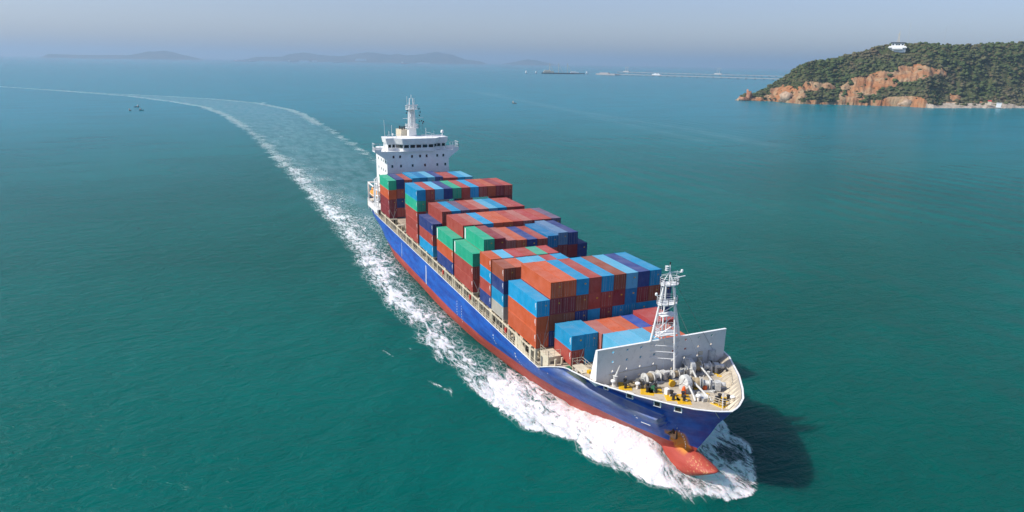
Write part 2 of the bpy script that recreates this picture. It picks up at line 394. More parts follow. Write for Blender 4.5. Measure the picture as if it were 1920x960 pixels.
# outboard lattice between rail and stacks
mb = MB(); x = -118
while x < -1:
    mb.box(x, x+.16, -13.86, -13.62, 8.42, 10.9); mb.box(x+1.7, x+1.8, -13.84, -13.66, 8.42, 10.9)
    x += 3.45
mb.box(-118, -.5, -13.86, -13.6, 10.75, 10.95)
mb.build('passage_frame', M['cream'], ship)
mb = MB().rail([(x, -13.93, 8.45) for x in (-127, -90, -50, 2)], post=2.3, rr=.035)
mb.build('side_railing', M['cream'], ship)
x = -110
while x < -6:   # pipes, valves and lashing gear lying in the passage
    t = rnd.random(); MB().box(x, x+.5+t, -13.2, -12.4, 8.42, 8.8+t*.9).build('lashing_bin', M['steel'], ship); MB().lathe((x+1.6, -12.6, 8.42), [(.3, 0), (.3, .8), (.1, .9)], 8).build('air_vent', M['steel'], ship); x += 2.5+3*rnd.random()
for x, z in ((-33, 9.9), (-13.2, 9.9), (-52, 9.9)):
    MB().box(x, x+.7, -13.95, -13.6, z-.5, z+.5).build('fire_hose_box', M['redp'], ship)
# triangular gusset and working platforms before the bow stacks
mb = MB().hexa([(-8.5, -13.8, 8.42), (-2, -13.8, 8.42), (-2, -13.6, 8.42), (-8.5, -13.6, 8.42)], [(-8.5, -13.8, 11.2), (-8.2, -13.8, 11.2), (-8.2, -13.6, 11.2), (-8.5, -13.6, 11.2)])
mb.box(-2.2, -1.5, -13.9, -13.3, 8.42, 11.3)
mb.build('passage_gusset', M['cream'], ship)
mb = MB().box(.9, 3.9, -13.2, -10.9, 8.42, 11.3).box(.8, 4.0, -13.3, -10.8, 11.3, 11.42)
mb.box(4.6, 4.9, -12.4, -12.1, 8.42, 11.3).box(4.6, 4.9, -11.2, -10.9, 8.42, 11.4)
mb.rail([(.9, -13.2, 11.42), (3.9, -13.2, 11.42), (3.9, -10.9, 11.42)], post=1.0)
mb.build('deck_house', M['cream'], ship)
MB().box(1.1, 1.9, -13.23, -13.2, 8.7, 10.6).box(3.9, 3.93, -12.8, -12.1, 8.6, 10.6).build('deck_door', M['steel'], ship)
deck_mesh(deck_poly(4, 12.8, 10.1, .12, .8), 10.1, 1.6, 'side_deck', M['deck'])
mb = MB().box(8.2, 11.5, -11.0, -9.2, 11.4, 11.55)
for x in (8.3, 9.9, 11.4):
    for y in (-10.9, -9.3): mb.bar((x, y, 10.1), (x, y, 11.4), .09)
mb.rail([(8.2, -11.0, 11.55), (8.2, -9.2, 11.55), (11.5, -9.2, 11.55)], post=1.0)
mb.build('lashing_platform', M['cream'], ship)
mb = MB()
for _ in range(16):
    x = 7.4+rnd.random()*4.5; y = -10.8+rnd.random()*1.6; h = .3+rnd.random()*1.0; s_ = .15+rnd.random()*.3
    mb.box(x, x+s_*2, y, y+s_, 10.11, 10.4+h)
mb.build('deck_fittings', M['machine'], ship)
MB().box(12.2, 12.9, -10.6, -10.0, 10.1, 12.4).build('locker', M['yellow'], ship)
MB().box(7.1, 8.0, -11.7, -10.9, 10.11, 10.9).build('locker', M['green'], ship)
# draught marks and load line
for (x, z0, z1, w_) in ((-66, 2.6, 7.4, .5), (-91, 3.2, 7.3, .22), (-41, 3.0, 6.6, .2), (-38, 2.2, 6.3, .16), (-19, 4.6, 6.6, .3), (-9, 4.2, 7.0, .35)):
    m2 = MB()
    z = z0
    while z < z1:
        y = -(half(x, z)+.03); m2.quad((x, y, z), (x+w_, -(half(x+w_, z)+.03), z), (x+w_, -(half(x+w_, z+.3)+.03), z+.3), (x, -(half(x, z+.3)+.03), z+.3)); z += .3 if x < -60 else .62
    m2.build('draught_mark', M['mark'], ship)
m2 = MB()
for i in range(15):
    z = 8.0-i*.5; x = 25.2+.9*math.sin(i/14*math.pi)-1.3*(i/14); y = -(half(x, z)+.06); m2.quad((x, y, z), (x+.16, y, z), (x+.16, y-.02, z+.24), (x, y-.02, z+.24))
m2.build('draught_mark', M['mark'], ship)
m2 = MB()
for (a, b, z) in ((20.6, 20.9, 7.6), (20.7, 20.8, 8.1), (21.0, 22.4, 6.9)):
    m2.quad((a, -(half(a, z)+shelf(a, z)+.06), z), (b, -(half(b, z)+shelf(b, z)+.06), z), (b, -(half(b, z)+shelf(b, z)+.06), z+.22), (a, -(half(a, z)+shelf(a, z)+.06), z+.22))
m2.build('hull_mark', M['mark'], ship)
# fairlead openings in the bulwark
for x in (18.2, 21.6, 25.4, 27.9):
    z = sheer(x)-.95; b = half(x, z+.2); b2 = half(x+.9, z+.2); d = Vector((.9, -(b2-b), 0)).normalized(); nn = Vector((d.y, -d.x, 0)); nn = nn if nn.y < 0 else -nn
    sz = 1.0 if x > 20 else .7; p = Vector((x, -b, z-.35*sz)); fr = MB(); e = nn*.14
    def slab(m_, p0, a, b_, h0, h1, t): 
        q0 = p0+d*a; q1 = p0+d*b_
        m_.hexa([q0+Vector((0,0,h0))-e*2, q1+Vector((0,0,h0))-e*2, q1+Vector((0,0,h0))+e*t, q0+Vector((0,0,h0))+e*t], [q0+Vector((0,0,h1))-e*2+nn*.12, q1+Vector((0,0,h1))-e*2+nn*.12, q1+Vector((0,0,h1))+e*t+nn*.12, q0+Vector((0,0,h1))+e*t+nn*.12])
    for (a, b_, h0, h1) in ((0, sz*1.1, 0, .14), (0, sz*1.1, .75*sz, .75*sz+.14), (0, .15, .14, .75*sz), (sz*.95, sz*1.1, .14, .75*sz)): slab(fr, p, a, b_, h0, h1, 1)
    fo = fr.build('fairlead', M['white'], ship)
    m3 = MB(); slab(m3, p, .15, sz*.95, .14, .75*sz, .55); m3.build('opening_shade', M['black'], fo)  # black slab painted for the shade inside the opening
# anchor in its pocket
for s_ in (-1, 1):
    ax, ay, az = 24.75, -(half(24.75, 7.0)+.25), 6.7
    m2 = MB().box(ax-.15, ax+.15, ay-.1, ay+.3, az-.4, az+1.9).box(ax-1.0, ax+1.0, ay-.3, ay+.15, az-.7, az-.25)
    for q in (-1, 1): m2.hexa([(ax+q*1.0-.16, ay-.3, az-.5), (ax+q*1.0+.16, ay-.3, az-.5), (ax+q*1.0+.16, ay+.1, az-.5), (ax+q*1.0-.16, ay+.1, az-.5)], [(ax+q*1.1-.05, ay-.25, az+.9), (ax+q*1.1+.05, ay-.25, az+.9), (ax+q*1.1+.05, ay-.1, az+.9), (ax+q*1.1-.05, ay-.1, az+.9)])
    o = m2.build('anchor', paint('anchor_rust', (.10, .055, .03), .8, .4, (.35, .13, .03), .7, 2.0) if s_ < 0 else M['steel'], ship)
    if s_ > 0: o.scale = (1, -1, 1); o.name = 'anchor'

# ------------------------------------------------------------ breakwater
bw = MB(); xw = 17.0; yl, yr, zt = -11.75, 12.05, 17.75; zb = 12.01
HY = [-9.0, -6.5, -4.05, -1.55, 1.95, 4.3, 6.85, 9.4]; HZ = [17.1, 15.55, 14.0, 12.55]
ys = [yl]; 
for h in HY: ys += [h-.22, h+.22]
ys.append(yr); zs = [zb]
for h in sorted(HZ): zs += [h-.22, h+.22]
zs.append(zt)
for i in range(len(ys)-1):
    for j in range(len(zs)-1):
        if i % 2 == 1 and j % 2 == 1:
            cy, cz = (ys[i]+ys[i+1])/2, (zs[j]+zs[j+1])/2; N = 8
            ring = [(cy+.22*math.cos(2*math.pi*(q+.5)/N)*1.0, cz+.22*math.sin(2*math.pi*(q+.5)/N)) for q in range(N)]
            sq = [(cy+.22*max(-1, min(1, 1.45*math.cos(2*math.pi*(q+.5)/N))), cz+.22*max(-1, min(1, 1.45*math.sin(2*math.pi*(q+.5)/N)))) for q in range(N)]
            for X0, fl in ((xw, 0), (xw-.16, 1)):
                for q in range(N):
                    p = (q+1) % N; v = [(X0, *ring[q]), (X0, *sq[q]), (X0, *sq[p]), (X0, *ring[p])]
                    bw.quad(*(v if not fl else v[::-1]))
            for q in range(N):
                p = (q+1) % N; bw.quad((xw, *ring[q]), (xw, *ring[p]), (xw-.16, *ring[p]), (xw-.16, *ring[q]))
        else:
            bw.quad((xw, ys[i], zs[j]), (xw, ys[i+1], zs[j]), (xw, ys[i+1], zs[j+1]), (xw, ys[i], zs[j+1]))
            bw.quad((xw-.16, ys[i], zs[j]), (xw-.16, ys[i], zs[j+1]), (xw-.16, ys[i+1], zs[j+1]), (xw-.16, ys[i+1], zs[j]))
bwo = bw.build('breakwater', M['grey'], ship)
mb = MB().box(xw-.3, xw+.1, yl-.1, yr+.1, zt, zt+.12)
for y, s_ in ((yl, -1), (yr, 1)):
    mb.hexa([(xw-1.9, y-.05, zb), (xw+.06, y-.05, zb), (xw+.06, y+.05, zb), (xw-1.9, y+.05, zb)], [(xw-.5, y-.05, zt), (xw+.06, y-.05, zt), (xw+.06, y+.05, zt), (xw-.5, y+.05, zt)])
mb.build('edge_trim', M['white'], bwo)
mb = MB()
for y in HY:
    mb.hexa([(xw-2.2, y+1.2, zb), (xw-.17, y+1.2, zb), (xw-.17, y+1.28, zb), (xw-2.2, y+1.28, zb)], [(xw-.5, y+1.2, zt), (xw-.17, y+1.2, zt), (xw-.17, y+1.28, zt), (xw-.5, y+1.28, zt)])
mb.build('buttress', M['grey'], bwo)
mb = MB().bar((xw+.14, -9.7, 13.6), (xw+.14, -1.0, 13.75), .045).bar((xw+.14, -1, 13.75), (xw+.14, -1, 12.1), .045)
for y in (-9.5, -7, -4.5, -2): mb.bar((xw, y, 13.65), (xw+.16, y, 13.65), .05)
mb.bar((xw+.12, 3.6, 13.6), (xw+.12, 7.4, 13.75), .04).bar((xw+.12, 3.6, 14.4), (xw+.12, 5.6, 14.45), .04)
mb.build('pipe', M['cream'], bwo)
for (y0, y1, z0, z1) in ((6.9, 7.75, 12.6, 13.7), (6.95, 7.7, 14.1, 14.7)):
    MB().box(xw+.01, xw+.2, y0, y1, z0, z1).build('access_panel', M['cream'], bwo)
MB().box(xw+.01, xw+.5, 8.9, 10.1, 12.05, 14.6).box(xw+.5, xw+.54, 9.1, 9.9, 12.2, 14.3).build('equipment_cabinet', M['machine'], bwo)

# ------------------------------------------------------------ foremast
fm = MB(); TOPZ = 30.0
legs = {'L': (17.0, -2.45, 17.8), 'R': (17.0, 2.9, 17.8), 'F': (18.9, 1.15, 12.0), 'B': (16.0, .3, 12.0)}
p1z, p2z = 23.95, 26.6
def mixp(a, b, t): return tuple(a[i]*(1-t)+b[i]*t for i in range(3))
tops = {'L': (17.2, -1.0, 26.6), 'R': (17.2, .75, 26.6), 'F': (18.3, .25, 26.6), 'B': (16.6, -.1, 26.6)}
for q in 'LRFB': fm.bar(legs[q], tops[q], .19 if q != 'B' else .12, .14, n=8)
fm.bar((17.0, .3, 12), (17.0, .2, 22), .08)
for z in (22.1, 19.0):
    pts = []
    for q in 'LFRB':
        a, b = legs[q], tops[q]; pts.append(mixp(a, b, (z-a[2])/(b[2]-a[2])))
    for i in range(4): fm.bar(pts[i], pts[(i+1) % 4], .08)
def onleg(q, z): a, b = legs[q], tops[q]; return mixp(a, b, (z-a[2])/(b[2]-a[2]))
fm.bar(onleg('L', 18.1), onleg('F', 20.8), .09).bar(onleg('R', 18.3), onleg('F', 21), .07).bar(onleg('L', 22), onleg('F', 23.9), .07).bar(onleg('R', 22), onleg('L', 19), .06)
fm.bar(onleg('R', 22), onleg('F', 23.9), .06)
for z in (17.2, 16.2, 15.1):
    a = onleg('F', z); fm.bar(a, (17.02, -2.4, z+.1), .06).bar(a, (17.02, 3.0, z), .06)
fm.box(16.9, 17.2, -2.7, -2.2, 17.87, 18.0).box(16.9, 17.2, 2.65, 3.15, 17.87, 18.0)
fmo = fm.build('foremast', M['white'], ship)
def plat(cx, cy, z, rx, ry, name='platform'):
    m2 = MB(); N = 10; ring = [(cx+rx*math.cos(2*math.pi*i/N+.3), cy+ry*math.sin(2*math.pi*i/N+.3), z) for i in range(N)]
    m2.hexa(ring, [(a, b, z+.16) for a, b, c in ring]); m2.rail(ring+[ring[0]], h=1.1, rows=(1.1, .75, .4), post=.8, rr=.035)
    return m2.build(name, M['white'], fmo)
plat(17.5, -.35, p1z, 1.15, 1.75); plat(17.5, -.2, 27.0, 1.05, 1.6)
MB().box(16.4, 18.3, -1.9, 1.7, 19.0, 19.12).rail([(18.3, -1.9, 19.1), (16.4, -1.9, 19.1), (16.4, 1.7, 19.1), (18.3, 1.7, 19.1)], rows=(1.1, .8, .5, .25), post=.6).build('platform', M['white'], fmo)
MB().box(16.6, 18.2, -1.5, 1.3, 22.1, 22.2).build('platform', M['white'], fmo)
m2 = MB()
for y in (-1.05, -.55): m2.bar((16.35, y, 17.9), (16.7, y, 27), .04)
for i in range(28): z = 18+i*.33; x = 16.35+.35*(z-17.9)/9.1; m2.bar((x, -1.05, z), (x, -.55, z), .03, n=4)
m2.build('ladder', M['white'], fmo)
m2 = MB().bar((17.5, -.2, 27), (17.5, -.35, 30.2), .13, .07, n=8).bar((17.0, -1.2, 27.1), (17.5, -.3, 29), .06).bar((17.0, .9, 27.1), (17.5, -.3, 29), .06).bar((18.4, -.2, 27.1), (17.5, -.3, 29), .06)
for z in (29.2, 29.5, 29.8): m2.lathe((17.3, -.75, z), [(.3, 0), (.3, .05)], 10)
m2.bar((17.3, -1.6, 28.55), (17.6, 1.7, 28.85), .04).bar((17.5, .9, 28.1), (17.5, 1.1, 29.0), .04).bar((17.5, -.3, 28.9), (17.5, 1.0, 28.9), .04)
m2.build('topmast', M['white'], fmo)
MB().bar((17.9, .3, 28.05), (18.1, 2.1, 28.25), .09).lathe((17.9, .9, 27.6), [(.2, 0), (.2, .45)], 8).build('radar_scanner', M['white'], fmo)
for (x, y, z) in ((17.4, -2.35, 25.6), (17.7, 1.75, 28.9), (17.4, 1.3, 24.4)):
    MB().lathe((x, y, z), [(.12, -.2), (.2, -.1), (.2, .2), (.1, .28)], 10).bar((x, y, z-.1), (17.5, y*.6, z-.4), .04).build('mast_light', M['white'], fmo)
MB().bar((17.5, -.35, 30.1), (17.5, -.36, 30.5), .11).build('navigation_light', M['black'], fmo)
m2 = MB().bar((17.6, .9, 24.1), (30.5, 0.2, 13.2), .02, n=4).bar((17.5, .9, 27.1), (17.0, 10.9, 13.0), .02, n=4)
m2.build('stay_wire', M['steel'], fmo)

# ------------------------------------------------------------ forecastle machinery
def winch(x, y, sc_=1.0, rot=0.0, drum=True, mat='machine'):
    g = MB(); z = 12.0
    for q in (-1.5, 0.1, 1.5): g.hexa([(-.55, q-.1, 0), (.55, q-.1, 0), (.55, q+.1, 0), (-.55, q+.1, 0)], [(-.22, q-.1, 1.35), (.22, q-.1, 1.35), (.22, q+.1, 1.35), (-.22, q+.1, 1.35)])
    g.box(-.9, .9, -1.7, 1.7, 0, .12); g.bar((0, -2.2, .95), (0, 1.9, .95), .13, n=8)
    o = g.build('winch', M[mat], ship, loc=(x, y, z+.005)); o.scale = (sc_,)*3; o.rotation_euler = (0, 0, rot)
    d = MB(); R0 = .62
    d.lathe((0, 0, .95), [(.85, -1.35), (.85, -1.27), (R0*.8, -1.26), (R0*.8, -.1), (.85, -.09), (.85, -.01)], 18, 'Y')
    d.lathe((0, 0, .95), [(.75, .25), (.75, .32), (.4, .33), (.4, 1.2), (.75, 1.21), (.75, 1.28)], 18, 'Y')
    d.build('drum', M['machine'], o, smooth=False)
    t = MB().lathe((0, 0, .95), [(R0, -1.25), (R0+.05, -.95), (R0, -.7), (R0+.06, -.4), (R0, -.12)], 16, 'Y'); t.build('rope_coil', M['rope'], o)
    m = MB().box(-.5, .5, 1.95, 2.7, .1, 1.3).lathe((0, 3.0, .9), [(.35, -.3), (.35, .35), (.2, .4)], 10, 'Y'); m.build('motor', M[mat], o)
    h = MB().lathe((0, -2.4, .95), [(.42, -.25), (.25, -.1), (.25, .1), (.42, .25)], 12, 'Y'); h.build('warping_head', M['steel'], o)
    return o
winch(19.0, -3.2, 1.05, .12); winch(18.9, 1.6, .8, .12)
winch(18.8, 6.2, 1.1, -.35); winch(23.4, 2.4, 1.1, -.55)
# anchor windlass wheels with domed gear covers
for (x, y, rr) in ((18.6, 4.1, 1.35), (23.0, .1, 1.15)):
    o = MB().lathe((x, y, 13.35), [(.3, -.6), (rr, -.45), (rr, .25), (rr*.75, .55), (.3, .7)], 20, 'Y').box(x-.9, x+.9, y-.5, y+.6, 12.0, 12.9).build('windlass', M['machine'], ship)
    for q in range(5):
        a = q*1.2566; MB().bar((x, y-.62, 13.35), (x+math.cos(a)*rr*.85, y-.55, 13.35+math.sin(a)*rr*.85), .09).build('spoke', M['machine'], o)
    MB().path([(x+.8, y-.2, 13.4), (x+2.6, y-.6, 12.6), (x+3.4, y-.8, 12.1)], .16, n=6).build('anchor_chain', M['machine'], o)
MB().bar((23.6, 1.2, 13.3), (27.3, 1.5, 12.2), .17, .13, n=8).bar((27.3, 1.5, 12.2), (27.8, 1.5, 12.0), .3).build('chain_pipe', M['machine'], ship)
MB().bar((19.4, 5.6, 13.4), (22.4, 5.6, 12.3), .15, n=8).build('chain_pipe', M['machine'], ship)
def bitts(x, y, rot, base=1.0):
    o = MB().hexa([(-1.55*base, -1.0, 0), (1.55*base, -1.0, 0), (1.55*base, 1.0, 0), (-1.55*base, 1.0, 0)], [(-1.5*base, -.95, .06), (1.5*base, -.95, .06), (1.5*base, .95, .06), (-1.5*base, .95, .06)]).build('mooring_bitts', M['yellow'], ship, loc=(x, y, 12.006))
    o.rotation_euler = (0, 0, rot)
    for q in (-.6, .6): MB().lathe((q, 0, .06), [(.26, 0), (.22, .12), (.22, .7), (.3, .74), (.3, .86), (.1, .9)], 12).build('bollard', M['black'], o)
for a in ((19.3, 8.2, 1.0, 1.1), (17.9, 9.6, .9, .9), (20.8, 9.0, .9, .6), (25.2, -1.9, -.5, 1.0), (24.3, -3.2, -.4, .6), (28.3, 2.2, .3, .7), (27.6, 3.4, .9, .7), (20.9, -5.2, -.6, 1.0), (18.6, -7.6, -.5, .8), (21.5, -4.2, -.5, .6)): bitts(*a)
# roller pedestals, vents, lockers, rope coils, platforms
def misc(name, mat, fn):
    m = MB(); fn(m); return m.build(name, M[mat], ship)
for (x, y) in ((17.9, -9.3), (28.6, 4.1), (26.4, -.2), (19.9, -6.3)):
    misc('mushroom_vent', 'white', lambda m: m.lathe((x, y, 12), [(.16, 0), (.16, .75), (.38, .8), (.36, 1.0), (.1, 1.1)], 12))
misc('deck_crane', 'machine', lambda m: m.lathe((17.9, -9.0, 12), [(.45, 0), (.35, .3), (.3, 1.6), (.4, 1.7)], 10).bar((17.9, -9, 13.5), (17.8, -8.2, 15.2), .16, .1).bar((17.9, -8.8, 13.2), (17.8, -8.3, 15.0), .06))
misc('line_guide', 'machine', lambda m: m.lathe((20.3, -4.4, 12.4), [(.5, -.15), (.5, .15)], 14, 'X').box(20.1, 20.5, -4.6, -4.2, 12, 12.4))
misc('line_guide', 'green', lambda m: m.lathe((21.6, -4.6, 12.45), [(.55, -.1), (.55, .1)], 14, 'Y').box(21.2, 22, -4.7, -4.5, 12, 12.4))
misc('line_guide', 'yellow', lambda m: m.lathe((21.2, -1.0, 12.5), [(.55, -.15), (.55, .15)], 14, 'X').box(21.0, 21.4, -1.2, -.8, 12, 12.4))
misc('canvas_cover', 'orange', lambda m: m.lathe((23.9, -.9, 12.0), [(.3, 0), (.34, .6), (.22, 1.1), (.05, 1.35)], 10))
misc('canvas_cover', 'orange', lambda m: m.lathe((23.9, 2.9, 12.0), [(.34, 0), (.42, .4), (.3, .75), (.05, .9)], 10))
misc('hatch_platform', 'machine', lambda m: m.box(22.3, 24.9, 4.2, 6.7, 12.0, 12.22))
misc('hatch_platform', 'machine', lambda m: m.box(25.3, 27.0, .2, 1.6, 12.0, 12.5))
misc('locker', 'white', lambda m: m.box(22.6, 23.3, -3.4, -2.9, 12.0, 12.9))
misc('bow_railing', 'cream', lambda m: m.rail([(27.2, .9, 12), (29.4, 2.0, 12), (29.2, 3.8, 12)], rows=(1.1, .75, .4), post=.8, rr=.045))
misc('bow_railing', 'cream', lambda m: m.rail([(19.5, 10.2, 12), (22.6, 8.9, 12), (25.2, 6.8, 12)], rows=(1.1, .7), post=.9, rr=.04))
misc('jack_staff', 'white', lambda m: m.bar((30.6, .6, 12), (30.4, .6, 15.0), .06))
for s_, mt in ((3, 'rope'), (5, 'rope')):
    g = random.Random(s_); m = MB()
    for i in range(60):
        a = g.random()*6.28; r0 = .3+g.random()*.7; m.bar((18.6+(s_-3)*.5+r0*math.cos(a)*.8, -6.3+(s_-3)*.55+r0*math.sin(a)*1.1, 12.05+g.random()*.3), (18.6+(s_-3)*.5+r0*math.cos(a+.6)*.8, -6.3+(s_-3)*.55+r0*math.sin(a+.6)*1.1, 12.05+g.random()*.35), .07, n=5)
    m.build('rope_pile', M[mt], ship)
g = random.Random(11); m = MB()
for i in range(46):
    x = 17.6+g.random()*9.5; yw = half(x, 12)-1.6; y = (g.random()*2-1)*yw*.85+.3; h = .15+g.random()*.5; s1 = .1+g.random()*.25
    if g.random() < .5: m.box(x, x+s1, y, y+s1*1.3, 12.004, 12.0+h)
    else: m.lathe((x, y, 12.004), [(s1*.6, 0), (s1*.6, h), (s1*.9, h+.03)], 8)
m.build('deck_fittings', M['machine'], ship)
for i in range(14):
    x = 17.8+g.random()*8.5; yw = half(x, 12)-2; y = (g.random()*2-1)*yw*.8; MB().box(x, x+.25+g.random()*.3, y, y+.2+g.random()*.4, 12.004, 12.1+g.random()*.3).build('tread_plate', M['yellow'], ship)
m = MB()
for i in range(9):
    x = 18+g.random()*8; yw = half(x, 12)-2; y = (g.random()*2-1)*yw*.7; a = g.random()*3.1
    m.bar((x, y, 12.08), (x+1.6*math.cos(a), y+1.6*math.sin(a), 12.12), .05, n=5)
m.build('mooring_line', M['rope'], ship)

# ------------------------------------------------------------ accommodation block and bridge
XF = -121.5
sup = MB()
sup.box(-138, XF, -10.35, 10.7, 8.42, 27.2)
# flared wings
sup.hexa([(-125.5, -10.35, 27.2), (XF, -10.35, 27.2), (XF, 10.7, 27.2), (-125.5, 10.7, 27.2)], [(-125.5, -14.2, 29.9), (XF, -14.2, 29.9), (XF, 14.3, 29.9), (-125.5, 14.3, 29.9)])
sup.box(-138, -125.5, -10.35, 10.7, 27.2, 29.9)
sup.box(-125.4, XF+.06, -14.25, 14.35, 29.9, 30.05)
supo = sup.build('superstructure', M['white'], ship)
m = MB()
for s_, ye in ((-1, -14.2), (1, 14.3)):   # wing bulwarks
    y0, y1 = (ye, -12.2) if s_ < 0 else (12.2, ye)
    m.box(XF-.02, XF+.06, min(y0, y1), max(y0, y1), 30.05, 30.7)
m.box(-125.4, -125.3, -14.2, -11, 30.05, 31).box(-125.4, -125.3, 11, 14.3, 30.05, 31)
m.build('wing_bulwark', M['white'], supo)
m = MB()
m.rail([(XF, -10.9, 30.05), (XF, -14.15, 30.05), (-125.3, -14.15, 30.05)], h=2.5, rows=(2.5, 1.2), post=1.6, rr=.07); m.build('wing_railing', M['white'], supo); m = MB()
m.rail([(XF, 11.2, 30.05), (XF, 14.25, 30.05), (-125.3, 14.25, 30.05)], h=2.5, rows=(2.5, 1.6, .8), post=1.2, rr=.06)
m.build('wing_railing', M['white'], supo)
# wheelhouse: centre bay, angled cheeks, side bays
fp = [(-129.5, -9.6), (XF-1.9, -9.6), (XF-1.9, -7.0), (XF+.5, -5.0), (XF+.5, 5.4), (XF-1.9, 7.0), (XF-1.9, 10.2), (-129.5, 10.2)]
wh = MB(); wh.hexa([(x, y, 30.05) for x, y in fp], [(x+.12, y, 31.0) for x, y in fp])
wh.hexa([(x+.12, y, 31.0) for x, y in fp], [(x+.3, y, 32.35) for x, y in fp])
who = wh.build('wheelhouse', M['white'], supo)
def grow(pts, e): 
    c = Vector((-125, .3)); return [((Vector(p)-c).normalized()*e+Vector(p)) for p in pts]
rf = MB(); g0 = grow(fp, .35); g1 = grow(fp, .75)
rf.hexa([(p.x+.3, p.y, 32.35) for p in g0], [(p.x+.5, p.y, 34.15) for p in g1])
rf.build('roof', M['white'], who)
# windows on the front faces
def pane_row(a, b, n_, z0=31.12, z1=32.05, gap=.26):
    a = Vector((a[0]+.17, a[1])); b = Vector((b[0]+.17, b[1])); d = (b-a)/n_; nn = Vector((d.y, -d.x)).normalized()*.07
    if nn.x < 0: nn = -nn
    for i in range(n_):
        p = a+d*i+d.normalized()*gap; q = a+d*(i+1)-d.normalized()*gap
        MB().hexa([(p.x+nn.x, p.y+nn.y, z0), (q.x+nn.x, q.y+nn.y, z0), (q.x-.1, q.y-nn.y, z0), (p.x-.1, p.y-nn.y, z0)], [(p.x+nn.x+.12, p.y+nn.y, z1), (q.x+nn.x+.12, q.y+nn.y, z1), (q.x+.02, q.y-nn.y, z1), (p.x+.02, p.y-nn.y, z1)]).build('bridge_window', M['glass'], who)
pane_row((XF-1.9, -9.6), (XF-1.9, -7.0), 2); pane_row((XF-1.9, -7.0), (XF+.5, -5.0), 1)
pane_row((XF+.5, -5.0), (XF+.5, 5.4), 5); pane_row((XF+.5, 5.4), (XF-1.9, 7.0), 1); pane_row((XF-1.9, 7.0), (XF-1.9, 10.2), 2)
m = MB().box(XF+.06, XF+1.0, -6.2, 6.2, 29.92, 30.06); m.bar((XF+.9, -1, 30.1), (XF+.9, -1, 30.7), .1).bar((XF+.9, .6, 30.1), (XF+.9, .6, 30.7), .1)
m.build('window_walkway', M['white'], supo)
for y in (-8.2, -6.0, -2.0, .75, 3.0, 6.65, 8.8): MB().box(XF, XF+.05, y-.3, y+.3, 27.8, 28.65).build('porthole', M['glass'], supo)
for y in (-8.7, -5.8, -1.85, 2.4, 6.65, 9.45): MB().box(XF, XF+.05, y-.3, y+.3, 24.75, 25.6).build('porthole', M['glass'], supo)
for z in (11, 14, 17, 20, 23, 26):
    for x in (-124, -127, -130, -134): MB().box(x-.3, x+.3, -10.4, -10.35, z, z+.8).build('porthole', M['glass'], supo)
# funnel behind the bridge
fo = MB().hexa([(-136, -3.6, 29.95), (-130.5, -3.6, 29.95), (-130.5, -.5, 29.95), (-136, -.5, 29.95)], [(-136, -3.6, 36.0), (-131.2, -2.9, 36.0), (-130.8, -.5, 36.0), (-136, -.5, 36.0)]).build('funnel', M['cream'], supo)
m = MB()
for x, y in ((-132, -2.4), (-133, -1.4), (-134.2, -2.6)): m.bar((x, y, 36.0), (x-.3, y, 37.0), .28, n=10)
m.build('exhaust_pipe', M['black'], fo)
# radar mast
xm, ym = -128.6, 0.1
m = MB()
m.hexa([(xm-1.2, ym-1.5, 32.4), (xm+1.0, ym-1.5, 32.4), (xm+1.0, ym+1.5, 32.4), (xm-1.2, ym+1.5, 32.4)], [(xm-1.1, ym-1.2, 36.8), (xm+.8, ym-1.2, 36.8), (xm+.8, ym+1.2, 36.8), (xm-1.1, ym+1.2, 36.8)])
for dx, dy in ((-.8, -1.0), (.7, -1.0), (.7, 1.0), (-.8, 1.0)): m.bar((xm+dx, ym+dy, 36.8), (xm+dx*.7, ym+dy*.8, 43.2), .2).bar((xm+dx*.7, ym+dy*.8, 43.2), (xm+dx*.2, ym+dy*.5, 46.6), .12)
for i in range(6):
    z = 37+i*1.0; s_ = 1 if i % 2 else -1; kx = 1-.06*i; m.bar((xm+.7*kx, ym-s_*1.0*kx, z), (xm+.7*kx, ym+s_*1.0*kx, z+1), .1)
m.box(xm-.3, xm+.3, ym-.35, ym+.35, 36.8, 43)
mo = m.build('radar_mast', M['white'], supo)
for (z, rx, ry) in ((36.8, 1.6, 1.9), (42.9, 1.3, 1.75)):
    m = MB().box(xm-rx, xm+rx, ym-ry, ym+ry, z, z+.15).rail([(xm+rx, ym-ry, z+.15), (xm+rx, ym+ry, z+.15), (xm-rx, ym+ry, z+.15), (xm-rx, ym-ry, z+.15), (xm+rx, ym-ry, z+.15)], post=.9, rr=.05); m.build('platform', M['white'], mo)
MB().box(xm+.9, xm+1.15, ym-1.9, ym+2.0, 44.2, 44.5).bar((xm+1, ym, 43), (xm+1, ym, 44.2), .15).build('radar_scanner', M['white'], mo)
MB().bar((xm+.9, ym-3.2, 40.0), (xm+.9, ym+3.8, 40.2), .07).bar((xm, ym-1.4, 44.5), (xm, ym-1.5, 47.2), .06).bar((xm, ym+1.1, 44.5), (xm, ym+1.0, 46.6), .05).bar((xm, ym, 46.4), (xm, ym, 47.7), .1).build('yard', M['white'], mo)
m = MB()
for y, z in ((2.4, 43.2), (2.8, 42.1), (2.5, 41.0), (3.2, 39.2), (-1.9, 41.8), (-1.7, 42.6), (3.6, 38.4), (2.4, 39.0), (3.9, 38.9)): m.lathe((xm+.8, ym+y, z), [(.18, -.2), (.2, .2)], 8)
m.bar((xm+.9, ym+2.3, 44), (xm+.9, ym+2.4, 36.5), .03).bar((xm+.9, ym+3.7, 40.2), (xm+.9, ym+3.5, 35.0), .03)
m.build('signal_lamp', M['black'], mo)
